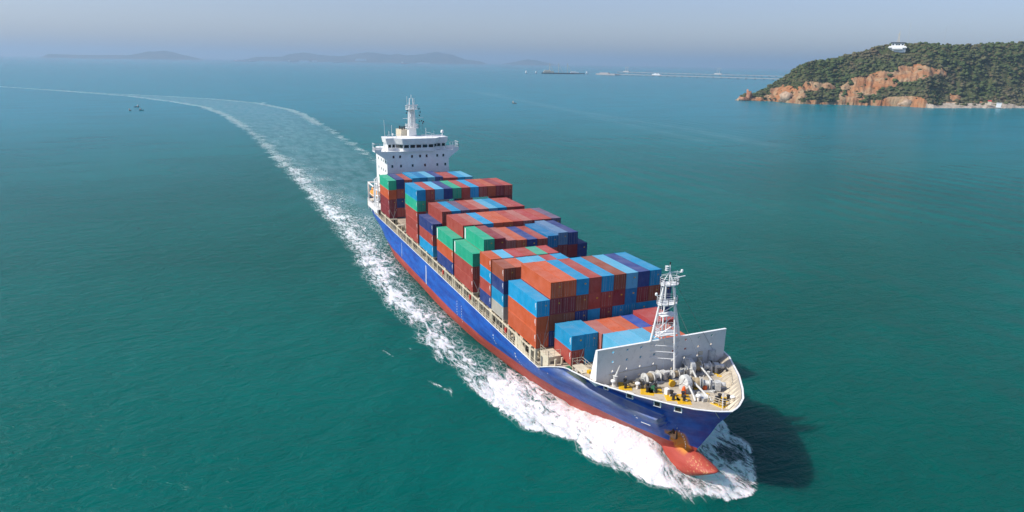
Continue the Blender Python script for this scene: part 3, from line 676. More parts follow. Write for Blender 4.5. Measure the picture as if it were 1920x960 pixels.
m = MB().bar((-124, -10.1, 32), (-124.1, -10.4, 40.0), .09, .04).bar((-126, -8.4, 34), (-126, -8.4, 36.2), .06).bar((-127, -7.2, 34), (-127, -7.2, 38), .05).bar((-126, 4.2, 34), (-126, 4.2, 37), .05).bar((-126, 7.0, 34), (-126, 7, 36), .05)
m.rail([(-123.2, -9.6, 34.15), (-123.2, -5, 34.15)], rr=.05).rail([(XF, 1.5, 34.15), (XF, 5, 34.15)], rr=.05).bar((-126, 4.2, 35.6), (-126, 7.5, 34.8), .05)
m.build('antenna', M['white'], who)
MB().lathe((-124, 9.3, 34.15), [(.15, 0), (.15, 1.2), (.5, 1.3), (.55, 1.7), (.4, 2.1), (.1, 2.25)], 12).build('satellite_dome', M['white'], who)
MB().lathe((-124, -7.6, 34.15), [(.1, 0), (.1, .9), (.3, 1.0), (.3, 1.3), (.1, 1.45)], 10).build('satellite_dome', M['white'], who)
# boat deck and davits on the starboard quarter
m = MB().box(-137.5, -122, -14.0, -10.4, 10.8, 11.0)
for x in (-137, -132, -127, -122.6): m.box(x, x+.35, -13.95, -13.6, 8.42, 10.8)
m.rail([(-138, -13.9, 11.0), (-122, -13.9, 11.0)], rr=.05)
m.box(-137, -123, -14.0, -13.92, 9.4, 10.8)
m.build('boat_deck', M['white'], ship)
dv = MB()
for x in (-136.8, -127.6):
    dv.box(x-.2, x+.2, -13.95, -13.5, 11.0, 17.8).box(x-.2, x+.2, -13.95, -10.6, 17.4, 17.9).box(x-.2, x+.2, -11.0, -10.6, 11, 17.8)
dv.box(-136.8, -127.6, -13.95, -13.6, 17.45, 17.8)
dv.bar((-125.5, -13.6, 11), (-126.8, -13.6, 20.5), .25).bar((-124.2, -13.2, 11), (-125.0, -13.2, 21.3), .28).bar((-125, -13.2, 21.3), (-127, -13.3, 20.3), .18)
for z in (13, 15, 17, 19): dv.box(-126, -123.4, -13.6, -13.2, z, z+.15)
dv.build('davit', M['white'], ship)
lb = MB(); prof = [(.2, -4.2), (.9, -3.6), (1.25, -2.2), (1.3, 0), (1.25, 2.2), (.9, 3.5), (.25, 4.1)]
lb.lathe((0, 0, 0), prof, 14, 'X'); lb.box(-2.4, -.6, -.6, .6, .9, 1.75)
lbo = lb.build('lifeboat', M['lifeorange'], None, smooth=True, loc=(-132.2, -12.6, 14.4))
tag(lbo, 'orange enclosed lifeboat hung in white davits on the ship beside its superstructure', 'lifeboat')
MB().lathe((0, 0, -.12), [(.22, -4.25), (.95, -3.65), (1.33, -2.2), (1.36, 0), (1.33, 2.2), (.95, 3.55), (.25, 4.15)], 14, 'X').build('keel_band', M['white'], lbo).scale = (1, 1.0, .28)
MB().box(-1.9, -1.0, -.64, -.6, 1.15, 1.5).box(-.6, -.56, -.4, .4, 1.15, 1.5).build('cabin_window', M['glass'], lbo)

# ------------------------------------------------------------ containers
PAL = {'o': ((.58, .108, .033), 'orange'), 'O': ((.52, .11, .045), 'dull orange'), 'r': ((.40, .065, .045), 'brick red'), 'R': ((.42, .055, .05), 'red'),
       'c': ((.27, .03, .038), 'crimson'), 'w': ((.30, .075, .035), 'brown'), 'p': ((.46, .15, .12), 'pinkish red'), 'b': ((.0, .30, .56), 'bright blue'),
       'B': ((.0, .19, .42), 'mid blue'), 'y': ((.01, .08, .42), 'royal blue'), 'n': ((.018, .05, .21), 'navy blue'), 'l': ((.10, .42, .62), 'pale blue'),
       'g': ((.015, .43, .25), 'green'), 'G': ((.06, .36, .24), 'faded green'), 'm': ((.14, .10, .17), 'dull purple'), 'e': ((.50, .47, .40), 'light grey'), 's': ((.10, .22, .38), 'slate blue')}
def corr(mb, p0, p1, z0, z1, nx, ny, pitch=.28, depth=.036):
    L = (Vector(p1)-Vector(p0)).length; n_ = max(2, int(L/pitch)); d = (Vector(p1)-Vector(p0))/n_; q = Vector(p0); nn = Vector((nx, ny))
    pts = []
    for i in range(n_):
        a = q+d*i; pts += [a, a+d*.36, a+d*.5-nn*depth, a+d*.86-nn*depth]
    pts.append(Vector(p1))
    for a, b in zip(pts[:-1], pts[1:]): mb.quad((a.x, a.y, z0), (b.x, b.y, z0), (b.x, b.y, z1), (a.x, a.y, z1))
CACHE = {}
def cmesh(kind, L, H):
    key = (kind, L, round(H, 2))
    if key in CACHE: return CACHE[key]
    W = 1.205; m = MB(); HF = H; H = H-.035; x0, x1 = -L, 0.0
    if kind in ('body', 'bodyd'):
        for x in (x0, x1-.16):
            for y in (-W, W-.14): m.box(x, x+.16, y, y+.14, 0, HF)
        for y in (-W, W-.1):
            m.box(x0+.16, x1-.16, y, y+.1, 0, .16); m.box(x0+.16, x1-.16, y, y+.1, H-.10, H)
        for x in (x0, x1-.12): m.box(x, x+.12, -W+.14, W-.14, 0, .16); m.box(x, x+.12, -W+.14, W-.14, H-.12, H)
        for x in (x0-.01, x1-.17):
            for y in (-W-.01, W-.17):
                for z in (.0, HF-.13): m.box(x, x+.18, y, y+.18, z, z+.135)
        corr(m, (x1-.16, -W+.02), (x0+.16, -W+.02), .16, H-.10, 0, -1)
        corr(m, (x0+.16, W-.02), (x1-.16, W-.02), .16, H-.10, 0, 1)
        corr(m, (x0+.03, -W+.14), (x0+.03, W-.14), .16, H-.12, -1, 0)
        if kind == 'body': corr(m, (x1-.03, W-.14), (x1-.03, -W+.14), .16, H-.12, 1, 0, .25)
        m.quad((x0, -W+.1, .1), (x1, -W+.1, .1), (x1, W-.1, .1), (x0, W-.1, .1))
        mats = [M['cont']]
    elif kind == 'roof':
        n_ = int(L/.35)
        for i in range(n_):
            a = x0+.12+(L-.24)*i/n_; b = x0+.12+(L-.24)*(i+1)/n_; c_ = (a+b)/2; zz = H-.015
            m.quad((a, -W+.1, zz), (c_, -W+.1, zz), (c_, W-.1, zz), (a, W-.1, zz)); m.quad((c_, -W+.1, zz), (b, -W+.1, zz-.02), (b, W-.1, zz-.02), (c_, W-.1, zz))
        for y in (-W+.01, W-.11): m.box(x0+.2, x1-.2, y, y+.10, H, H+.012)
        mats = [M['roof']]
    elif kind in ('doorL', 'doorR'):
        y0, y1 = (-W+.15, -.01) if kind == 'doorL' else (.01, W-.15)
        m.box(x1-.08, x1-.02, y0, y1, .17, H-.13)
        for z in (.75, 1.35, 1.95): m.box(x1-.02, x1-.004, y0+.06, y1-.06, z-.03, z+.03)
        mats = [M['cont']]
    elif kind == 'rods':
        m = MB()
        for y in (-.85, -.4, .4, .85):
            m.bar((x1+.01, y, .2), (x1+.01, y, H-.16), .035, n=5)
            m.box(x1-.02, x1+.03, y-.06, y+.06, .3, .42); m.box(x1-.02, x1+.03, y-.06, y+.06, H-.4, H-.3)
        mats = [M['rod']]
    elif kind == 'plate':
        m.box(x1-.02, x1+.004, .35, .65, H-1.05, H-.82); mats = [M['yellow']]
    elif kind == 'panel':
        m.box(x0+.25, x0+.85, -W-.012, -W+.02, .25, H-.15); mats = [M['mark']]
    elif kind == 'codes':
        for i in range(5): m.box(x1-.42, x1-.3, -W-.012, -W+.02, H-.5-i*.26, H-.36-i*.26)
        m.box(x1-.62, x1-.5, -W-.012, -W+.02, H-1.2, H-.5); mats = [M['mark']]
    me = bpy.data.meshes.new('container_'+kind); me.from_pydata(m.v, [], m.f)
    for q in mats: me.materials.append(q)
    me.update(); CACHE[key] = me; return me
k = NT('rod_steel'); oi = k.n('ObjectInfo'); M['rod'] = k.fin(k.mix(.35, oi.outputs['Color'], (.45, .42, .36)), .4)
ORD = ['first', 'second', 'third', 'fourth', 'fifth', 'sixth', 'seventh', 'eighth', 'ninth', 'tenth', 'eleventh']
crng = random.Random(21)
def container(code, x, y, z, L, H, label, group, front=False, side=False, panel=False):
    c, nm = PAL[code]; j = 1+crng.uniform(-.10, .10); c = tuple(min(1, q*j) for q in c)+(1,)
    door = front and crng.random() < .5
    def add(kind, name, parent=None):
        o = bpy.data.objects.new(name, cmesh(kind, L, H)); o.color = c; col.objects.link(o)
        if parent: o.parent = parent
        return o
    b = add('bodyd' if door else 'body', 'shipping_container'); b.location = (x, y, z)
    tag(b, nm+' '+label, 'shipping container', group)
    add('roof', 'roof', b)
    if door:
        a = add('doorL', 'door', b); add('doorR', 'door', b); add('rods', 'locking_rods', a)
    if front and crng.random() < .4: add('plate', 'plate', b)
    if side and not panel: add('codes', 'code_plate', b)
    if panel: add('panel', 'marking_panel', b)
    return b
def col_y(j): return -13.75+2.5*j+1.25
TIERW = ['topmost', 'second from top', 'third from top', 'fourth from top', 'lowest']
def stack(j, x, tops, L, H, z0, rowname, ntot=None, front=(), yoff=0.0, shown=None, panel=False, first=0):
    """tops: colour codes from the top tier down; ntot: number of tiers the stack stands on; yoff shifts the row"""
    n_ = ntot or len(tops); st = ORD[j-first]
    for i, ch in enumerate(tops):
        if ch == '.': continue
        z = z0+(n_-1-i)*(H+.004)
        lab = 'container %s in %s stack from starboard, %s' % (TIERW[i], st, rowname)
        container(ch, x, col_y(j)+yoff+crng.uniform(-.015, .015), z, L, H, lab, 'containers stacked on deck', front=(i in front), side=(j-first == 0), panel=(panel and i == 0))
L40, L20 = 12.19, 6.06; Z = 11.4
# S: row at the superstructure
rn = 'sternmost row'
for j, t in enumerate(['gocc', 'nrnr', 'rr', 'b', 'B', 'l', 'n', 'r', 'R', 'b', 'lbrn']):
    stack(j, -106.2, t, L40, 2.94, Z+(.45 if 3 <= j < 7 else .2 if j == 1 else 0), rn, 4, front=(0, 1, 2, 3))
container('B', -106.2, col_y(1), 8.7, L40, 2.6, 'container low under second stack, row before white superstructure', 'containers stacked on deck', front=True)
# R: the tall five-high row
rn = 'five high aft row'
for j, t in enumerate(['bgrrr', 'rr', 'l', 'n', 'g', 'r', 'b', 'r', 'O', 'c', 'rcbrn']):
    stack(j, -74.05, t, L40, 2.9, Z, rn, 5, front=(0, 1))
# N
rn = 'third row from stern'
stack(0, -60.14, 'nrb', L40, 2.82, Z, rn, front=(0, 1))
for j, t in enumerate(['rr', 'b', 'm', 'r', 'p', 'l', 'b', 'r', 'Rrcb'], 1): stack(j, -60.14, t, L40, 2.86, Z, rn, 4, front=(0,))
# B
rn = 'fourth row from stern'
stack(0, -44.5, 'gon', L40, 2.87, Z, rn, front=(0,), panel=True)
for j, t in enumerate(['rc', 'p', 'b', 'O', 'o', 'r', 'p', 'R', 'r', 'mrbc'], 1): stack(j, -44.5, t, L40, 2.87, Z, rn, 4, front=(0,))
# C
rn = 'fifth row from stern'
stack(0, -31.35, 'grr', L40, 2.86, Z, rn, front=(0, 1, 2), panel=True)
hz = {1: 2.86, 2: 2.85, 3: 2.69, 4: 2.66, 5: 2.64, 6: 2.62, 7: 2.73, 8: 2.86, 9: 2.82}
for j, t in enumerate(['gc', 'cc', 'pw', 'Ow', 'nn', 'rc', 'Br', 'sc', 'nc'], 1): stack(j, -31.35, t, L40, hz[j], Z, rn, 4, front=(0, 1), panel=(j == 1))
stack(10, -31.35, 'nnr', L40, 2.84, Z, rn, 3, front=(0, 1))
# D, E (short containers)
rn = 'sixth row from stern'
for j, t in enumerate(['obrn', 'l', 'R', 'r', 'G', 'R']): stack(j, -21.0, t, L20, 2.56, Z, rn, 4, front=(0,))
rn = 'seventh row from stern'
for j, t in enumerate(['wnbe', 'Oc', 'l', 'l', 'R', 'b']): stack(j, -14.47, t, L20, 2.56, Z, rn, 4, front=(0, 1, 2, 3))
# F
rn = 'tall bow block'
stack(0, 0, 'boo', L40, 2.88, Z, rn, front=(0, 1, 2))
for j, t in enumerate(['oowc'[:1]+'cwn', 'ocwc', 'bwnn', 'rrbb', 'brcn', 'wcbb', 'lBbb', 'ncbb', 'bwbb'], 1): stack(j, 0, t, L40, 2.92, Z, rn, 4, front=(0, 1, 2, 3))
stack(10, 0, 'nnr', L40, 2.9, Z, rn, 3, front=(0, 1))
# A, G: low rows at the breakwater
rn = 'low row before bow block'
for i, t in enumerate(['br', 'bb', 'pO', 'o', 'O', 'y', 'Rr', 'Rr']):
    hi = 2.6 if i < 6 else 2.95; xx = 6.94 if i < 2 else 7.9
    y = -10.62+2.5*i+1.25; n_ = 2
    for q, ch in enumerate(t):
        container(ch, xx, y, 10.8+(n_-1-q)*(hi+.004), L20, hi, 'container %s in %s stack from starboard, %s' % (TIERW[q], ORD[i], rn), 'containers stacked on deck', front=(i < 2), side=(i == 0))
rn = 'low breakwater row'
for i, t in enumerate(['ll', 'lb', 'l', 'O', 'or']):
    for q, ch in enumerate(t):
        container(ch, 14.4, -5.62+2.55*i+1.25, 10.75+(1-q)*2.75, L20, 2.74, 'container %s in %s stack from starboard, %s' % (TIERW[q], ORD[i], rn), 'containers stacked on deck', side=(i == 0))
# lashing rods in front of the exposed stacks
for (x, y, zt_, w_) in ((.12, -13.75, 5.9, 2.4), (.12, -13.75, 5.9, 2.4), (7.05, -10.6, 2.7, 2.4), (-31.2, -13.75, 5.9, 2.4), (-106.05, -13.75, 6.0, 2.4)):
    m = MB(); zb_ = Z if x < 5 else 10.9
    m.bar((x+.1, y+.1, zb_+zt_*.48), (x+.12, y+w_*.55, zb_), .035).bar((x+.1, y+w_-.1, zb_+zt_*.48), (x+.12, y+w_*.45, zb_), .035).bar((x+.1, y+w_-.1, zb_+zt_), (x+.12, y+w_*.5, zb_), .03)
    m.build('lashing_rod', M['machine'], ship)

# ------------------------------------------------------------ sea
def grade(pts):
    """pts: [(coordinate, step) ...]; returns coordinates with steps interpolated between"""
    out = [pts[0][0]]; end = pts[-1][0]
    while out[-1] < end:
        s_ = float(np.interp(out[-1], [p[0] for p in pts], [p[1] for p in pts])); out.append(out[-1]+s_)
    return np.array(out)
gx = np.concatenate([-np.geomspace(1500, 45000, 60)[::-1], grade([(-1495, 7), (-700, 4), (-250, 1.4), (-160, .8), (-70, .6), (-40, .36), (34, .36), (60, 2), (220, 8)]), np.geomspace(232, 45000, 50)])
gy = np.concatenate([-np.geomspace(440, 45000, 60)[::-1], grade([(-432, 6), (-140, 4), (-60, 1.5), (-32, .38), (18, .38), (40, .9), (70, 3), (400, 12)]), np.geomspace(415, 45000, 55)])
GX, GY = np.meshgrid(gx, gy, indexing='ij')
OUT = [(34.2, 5.2), (34.1, 2.6), (33.4, -1.4), (31.6, -4.1), (29.2, -6.3), (26.4, -8.5), (22.7, -10.4), (18.7, -12.0), (11.9, -14.8), (6.3, -17.6), (2.4, -19.9), (-3.0, -20.7), (-7.7, -22.0), (-14.8, -22.6), (-21.5, -23.7), (-30.0, -24.4), (-41.1, -24.9), (-53.9, -26.0), (-66.4, -27.1), (-82.8, -27.2), (-102.2, -27.4), (-125.3, -26.7), (-145.1, -27.2), (-173.5, -28.0), (-208.3, -29.1), (-252.1, -30.4), (-308.8, -32.1), (-371.0, -35.3), (-452.8, -37.6), (-567.6, -45.3), (-697.7, -57.2), (-832.8, -79.8), (-951.3, -121.2), (-1099.2, -186.8), (-1286.4, -308.3), (-1445.3, -418.8), (-1600, -540), (-2400, -1300)][::-1]
POR = [(34.2, 5.3), (33.0, 7.4), (30.6, 9.8), (25.8, 12.6), (21.5, 14.5), (12, 16.5), (0, 20), (-30, 24), (-80, 27), (-145, 27.5), (-357, 32.9), (-475, 33.6), (-679.9, 33.0), (-765.7, 26.4), (-899.0, -1.5), (-1012.0, -60.9), (-1094.7, -128.6), (-1186.4, -218.1), (-1445.3, -405), (-1600, -520), (-2400, -1250)][::-1]
OUT = np.array(OUT); POR = np.array(POR)
# ragged outer edges, feathered by noise
wob = (NZ.fbm(GX*.11+5, GY*.11, 4)-.5)*6*sstep(-400, -20, GX)*0+(NZ.fbm(GX*.16+5, GY*.16, 4)-.5)*4.5*np.clip(1.0-sstep(20, 34, GX)*.75, 0, 1)*(1+.9*sstep(-120, -300, GX))
yo = np.interp(GX, OUT[:, 0], OUT[:, 1], right=99)+wob; yp = np.interp(GX, POR[:, 0], POR[:, 1], right=-99)+wob
hb = np.array([[0 if x > 24.4 or x < -138 else half(x, 0)] for x in gx])+0*GY
hullx = (GX > -139) & (GX < 24.4)
d = GY-yo                       # metres inside the starboard edge
wid = np.maximum(1.0, -hb-yo); t = np.clip(d/wid, 0, 1)
edge = sstep(-.3, 1.6, d)*(1-.45*sstep(5, -40, GX)*(1-sstep(0, 6, d)))
near = sstep(-30, 5, GX)        # 1 at the bow
mid = sstep(-150, -20, GX)
peak = np.exp(-((t-.34)/.36)**2)
big_n = NZ.fbm(GX*.09+40, GY*.14, 4)
Dst = (near*(.74+.75*(big_n-.5)+.12*np.exp(-((GX-14)/9)**2))+(1-near)*(mid*(.36+.33*peak-.12*sstep(.75, 1, t)+.5*(big_n-.5))+(1-mid)*0))*edge
aftd = np.exp(-((d-5.5)/5.0)**2)*(.34+.14*sstep(-420, -150, GX)-.14*sstep(-350, -800, GX))+.26*np.exp(-((d-14)/7)**2)*sstep(-420, -150, GX)+.12+.5*(big_n-.5)*sstep(40, 5, d)
Dst = Dst*1.0+(1-mid)*(1-near)*edge*np.clip(aftd, 0, 1)*1.0
Dst = np.where(GY < 0, Dst, 0)
# port side and wake edge
dp = yp-GY; edgep = sstep(0, 1.6, dp)
widp = np.maximum(1.0, yp-hb); tp = np.clip(dp/widp, 0, 1)
Dp = (near*(.82+.5*(big_n-.5))+(1-near)*mid*(.36+.3*np.exp(-((tp-.3)/.25)**2)))*edgep
Dp = Dp+(1-mid)*edgep*((.27+.8*(big_n-.5))*np.exp(-((dp-5)/4.5)**2)*(1-.35*sstep(-500, -1000, GX))+.08)
Dp = np.where(GY >= 0, Dp, 0)
inside = (yo < GY) & (GY < yp) & (GX < -139)
turn = (GX < -560)
Dst = np.where(turn & (GY < yp) & (GY > yo), np.maximum(.46*np.exp(-((d-5)/6)**2), .42*np.exp(-((dp-5)/6)**2))*edge*edgep+.1, Dst)
Dp = np.where(turn, 0, Dp)
foam = np.maximum(Dst, Dp)
# darker, broken water under the port bow
hole = np.exp(-(((GX-24.8)/2.6)**2+((GY-8.6)/2.8)**2)); foam = foam*(1-.55*hole)
hole2 = np.exp(-(((GX-20.5)/5)**2+((GY+9.2)/1.3)**2)); foam = foam*(1-.25*hole2)
foam = np.maximum(foam, (.72+.5*(big_n-.5))*np.exp(-((((GX-29.6)/3.4)**2+((GY+2.6)/3.4)**2))**2))
# stray curls outside the wake
for (cx, cy, a, l, wd) in ((-14.8, -26.8, .35, 2.6, .45), (-11.1, -25.4, -.2, 1.8, .35), (-33.1, -27.1, 0, .9, .3), (-32.4, -32.1, .3, 2.6, .25), (-903, 2, .2, 14, 2.5), (-12.5, -26.0, .3, 1.2, .3)):
    ux = (GX-cx)*math.cos(a)+(GY-cy)*math.sin(a); uy = -(GX-cx)*math.sin(a)+(GY-cy)*math.cos(a)
    foam = np.maximum(foam, .62*np.exp(-(ux/l)**2-(uy/wd)**2))
slick = sstep(0, 16, d)*sstep(0, 22, dp)*sstep(-60, -200, GX)*(.75+.5*NZ.fbm(GX*.012, GY*.05, 4))
# old wake bands to starboard of the headland
def seg_d(x, y, P):
    best = np.full(x.shape, 1e9)
    for (x0, y0), (x1, y1) in zip(P[:-1], P[1:]):
        L2 = (x1-x0)**2+(y1-y0)**2; tt = np.clip(((x-x0)*(x1-x0)+(y-y0)*(y1-y0))/L2, 0, 1)
        best = np.minimum(best, np.hypot(x-x0-tt*(x1-x0), y-y0-tt*(y1-y0)))
    return best
for P, w_, a_ in (([(-1271, 427), (-965, 399), (-709, 365), (-540, 355), (-445, 355), (-308, 332)], 9, .4), ([(-823, 371), (-619, 346), (-429, 312), (-346, 300)], 8, .28)):
    slick = np.maximum(slick, a_*np.exp(-(seg_d(GX, GY, P)/w_)**2)*(.5+NZ.fbm(GX*.02, GY*.05, 3)))
# heights
dh = np.abs(np.abs(GY)-hb); stb = (GY < 0)
Zs = 3.0*np.exp(-((GX-16.5)/7.3)**2)*np.exp(-(dh/3.6)**2)*np.where(stb, 1, .9)
Zs += 1.0*np.exp(-((GX-0)/18)**2)*np.exp(-((dh-1.5)/4.5)**2)
Zs += .5*np.exp(-(((GX-30.5)/2.2)**2+((GY-1)/5)**2))
Zs += 1.9*np.exp(-(((GX-23.6)/2.6)**2+((GY+4.3)/1.7)**2))
Zs += .45*foam*np.exp(-(d/4)**2)*near*np.where(stb, 1, 0)
turb = (NZ.fbm(GX*.55, GY*.55, 4, .6)-.5)*2.3*np.clip(foam-.3, 0, 1)*1.0*sstep(-60, 8, GX)+(NZ.fbm(GX*.3, GY*.3, 3)-.5)*.7*np.clip(foam, 0, 1)*sstep(-220, -60, GX)
Zs += turb
fine = sstep(-600, -200, GX)*sstep(60, 36, np.abs(GY))
Zs += .22*np.sin((GX*.62+GY*.9)*.42+1.5*NZ.fbm(GX*.03, GY*.03))*fine*.4
nx_, ny_ = GX.shape
V = np.stack([GX.ravel(), GY.ravel(), Zs.ravel()], 1)
idx = np.arange(nx_*ny_).reshape(nx_, ny_)
F = np.stack([idx[:-1, :-1].ravel(), idx[1:, :-1].ravel(), idx[1:, 1:].ravel(), idx[:-1, 1:].ravel()], 1)

k = NT('sea_water'); o = k.n('NewGeometry').outputs['Position']
fo_ = k.n('Attribute', _attribute_name='foam').outputs['Fac']; sk = k.n('Attribute', _attribute_name='slick').outputs['Fac']
dist = k.n('VectorMath', _operation='LENGTH'); k.t.links.new(o, dist.inputs[0]); D = dist.outputs['Value']
st1 = k.scale(o, .62, 1.55, 1, .22)
f1 = k.noise(st1, .42, 9, .66, 1.3); f2 = k.noise(st1, 2.4, 6, .75, .5)
nn_ = k.m('ADD', k.m('MULTIPLY', f1, .72), k.m('MULTIPLY', f2, .28))
thr = k.m('SUBTRACT', .70, k.m('MULTIPLY', fo_, .40))
fm_ = k.ramp(nn_, k.m('SUBTRACT', thr, k.ramp(D, 120, 500, .03, .12)), k.m('ADD', thr, k.ramp(D, 120, 500, .09, .22)))
lace = k.n('TexVoronoi', Vector=k.n('VectorMath', _operation='ADD').outputs[0], Scale=.55, _feature='DISTANCE_TO_EDGE')
va = lace.inputs['Vector'].links[0].from_node; k.t.links.new(st1, va.inputs[0]); k.t.links.new(k.n('TexNoise', Vector=o, Scale=.6, Detail=3.0).outputs['Color'], va.inputs[1])
lc = k.m('MULTIPLY', k.ramp(lace.outputs['Distance'], .015, .11, 1, 0), k.m('MULTIPLY', k.ramp(fo_, .08, .45), .22))
fmask = k.m('MULTIPLY', k.m('MAXIMUM', fm_, lc), k.ramp(fo_, .03, .16))
big = k.noise(o, .006, 3, .5); patch = k.noise(k.scale(o, 1, .4, 1, .5), .03, 4, .6)
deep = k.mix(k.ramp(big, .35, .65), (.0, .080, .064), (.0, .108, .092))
deep = k.mix(k.ramp(D, 70, 900), deep, (.0, .148, .192))  # far water painted paler and bluer, for haze and sky reflection
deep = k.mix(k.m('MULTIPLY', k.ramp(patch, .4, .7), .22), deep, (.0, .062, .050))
aer = k.m('MULTIPLY', k.ramp(fo_, .05, .9), k.ramp(f1, .3, .6))
deep = k.mix(k.m('MULTIPLY', aer, .62), deep, (.10, .27, .22))
deep = k.mix(k.m('MULTIPLY', sk, k.ramp(k.noise(k.scale(o, .5, 1.5, 1, .1), .12, 6, .65), .3, .68, .12, .62)), deep, (.13, .27, .29))
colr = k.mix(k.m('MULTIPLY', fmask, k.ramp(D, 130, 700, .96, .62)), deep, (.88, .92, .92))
rough = k.mix(fmask, (.22, .22, .22), (.75, .75, .75))
w1 = k.noise(k.scale(o, 1.0, .5, 1, -.35), .22, 4, .6, .8); w2 = k.noise(k.scale(o, 1.0, .5, 1, -.2), .75, 4, .65, .8); w3 = k.noise(o, .045, 2, .5)
hgt = k.m('ADD', k.m('ADD', k.m('MULTIPLY', w1, k.ramp(D, 100, 900, .9, .7)), k.m('MULTIPLY', w2, k.ramp(D, 150, 700, .46, .14))), k.m('MULTIPLY', w3, .7))
wv = k.n('TexWave', Vector=k.scale(o, 1, 1, 1, 1.569), Scale=.021, Distortion=2.5, Detail=2.0, _wave_profile='SIN'); wv.inputs['Detail Scale'].default_value = .6
sepp = k.n('SeparateXYZ'); k.t.links.new(o, sepp.inputs[0])
km = k.m('MULTIPLY', k.ramp(sepp.outputs[1], 25, 90), k.ramp(k.noise(o, .012, 2, .5), .4, .6))
hgt = k.m('ADD', hgt, k.m('MULTIPLY', k.m('MULTIPLY', wv.outputs['Fac'], km), .55))
hgt = k.m('ADD', hgt, k.m('MULTIPLY', fmask, k.m('MULTIPLY', nn_, .45)))
k.set(k.b.inputs['IOR'], 1.33)
k.set(k.b.inputs['Subsurface Weight'], k.m('SUBTRACT', .72, k.m('MULTIPLY', fmask, .32), clamp=True)); k.set(k.b.inputs['Subsurface Scale'], 25.0); k.b.inputs['Subsurface Radius'].default_value = (.3, 1.3, 1.1)
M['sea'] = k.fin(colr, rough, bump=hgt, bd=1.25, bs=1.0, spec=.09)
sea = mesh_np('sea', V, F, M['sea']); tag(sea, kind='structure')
attr(sea, 'foam', np.clip(foam, 0, 1)); attr(sea, 'slick', np.clip(slick, 0, 1))

# spray thrown off the bow wave: many small droplets clumps
g = np.random.RandomState(4); m = MB()
for i in range(900):
    s_ = -1 if g.rand() < .8 else 1; x = 14+g.randn()*5.5
    if x > 26 or x < -2: continue
    y = s_*(half(x, 1)+abs(g.randn())*2.2+.1); rr = .05+.11*g.rand(); zz = 2.5*math.exp(-((x-15.5)/7.5)**2)*math.exp(-((abs(y)-half(x, 0))/3.6)**2)+.1+.5*g.rand()
    m.lathe((x, y, zz), [(rr*.4, -rr*.8), (rr, 0), (rr*.4, rr*.8)], 5)
k = NT('spray_white'); M['spray'] = k.fin((.85, .88, .88), .7)
tag(m.build('spray', M['spray'], None), kind='stuff')

# ------------------------------------------------------------ headland
CX, CY, CZ = CAM
RIDGE = [(139.5, -.049), (138.43, -.0435), (138.0, -.0375), (137.6, -.037), (137.3, -.036), (136.36, -.0279), (135.3, -.0135), (134.45, .0005), (133.57, .0070), (132.48, .0085), (131.44, .0135), (130.75, .0157), (130.08, .0203), (129.11, .0262), (128.12, .0290), (126.8, .0292), (126.01, .0305), (125.04, .0291), (123.94, .0283), (122.76, .0303), (121.3, .0310), (120, .0312), (116, .032), (110, .025), (104, .0)]
SHORE = [(139.5, 1294), (138.42, 1292), (135.85, 1294), (133.92, 1236), (130.24, 1264), (126.77, 1280), (125.11, 1265), (123.52, 1300), (119.94, 1397), (112, 1450), (104, 1500)]
DEPTH = [(139.5, 4), (138.4, 8), (137.3, 22), (134.5, 75), (131, 130), (128, 180), (124, 210), (119, 230), (104, 150)]
az = np.arange(104, 138.75, .055); vv = np.concatenate([np.linspace(-.06, 1.0, 74), np.linspace(1.05, 2.4, 26)])
AZ, VV = np.meshgrid(az, vv, indexing='ij')
ip = lambda T, a: np.interp(a, [p[0] for p in T[::-1]], [p[1] for p in T[::-1]])
sh = ip(SHORE, AZ)+(NZ.fbm(AZ*3.1, AZ*0+2, 4)-.5)*14; dp_ = ip(DEPTH, AZ)
RR = sh+VV*dp_
ZR = CZ+ip(RIDGE, AZ)*(ip(SHORE, AZ)+dp_); ZR = np.maximum(ZR, .5)
WX = CX+RR*np.cos(np.radians(AZ)); WY = CY+RR*np.sin(np.radians(AZ))
vc = np.clip(VV, 0, 1); prof = .10*sstep(0, .05, vc)+.90*(.75*vc+.25*sstep(0, 1, vc))
bw_ = sstep(126.0, 124.8, AZ); prof = prof*(1-bw_)+bw_*(.045*np.clip(vc/.14, 0, 1)+.955*sstep(.14, 1.15, vc)*1.02/.99)
prof = np.where(VV > 1, 1-.55*sstep(1, 2.4, VV)*1.6, prof); prof = np.where(VV < 0, VV*2, prof)
rel = np.clip(vc*(1-vc)*4, 0, 1)
und = (NZ.fbm(WX*.018, WY*.018, 4)-.5)*26*rel*np.clip(ZR/60, 0, 1)
HT = ZR*prof+und*.8
def in_poly(a, z, P):
    ins = np.zeros(a.shape, bool); n_ = len(P)
    for i in range(n_):
        (x0, y0), (x1, y1) = P[i], P[(i+1) % n_]
        c_ = ((y0 > z) != (y1 > z)); xx = (x1-x0)*(z-y0)/((y1-y0) if y1 != y0 else 1e-9)+x0; ins ^= c_ & (a < xx)
    return ins
an = AZ+(NZ.fbm(WX*.05+3, HT*.05+WY*.05, 4)-.5)*1.1; zn = HT+(NZ.fbm(WX*.04+9, WY*.04+HT*.03, 4)-.5)*16
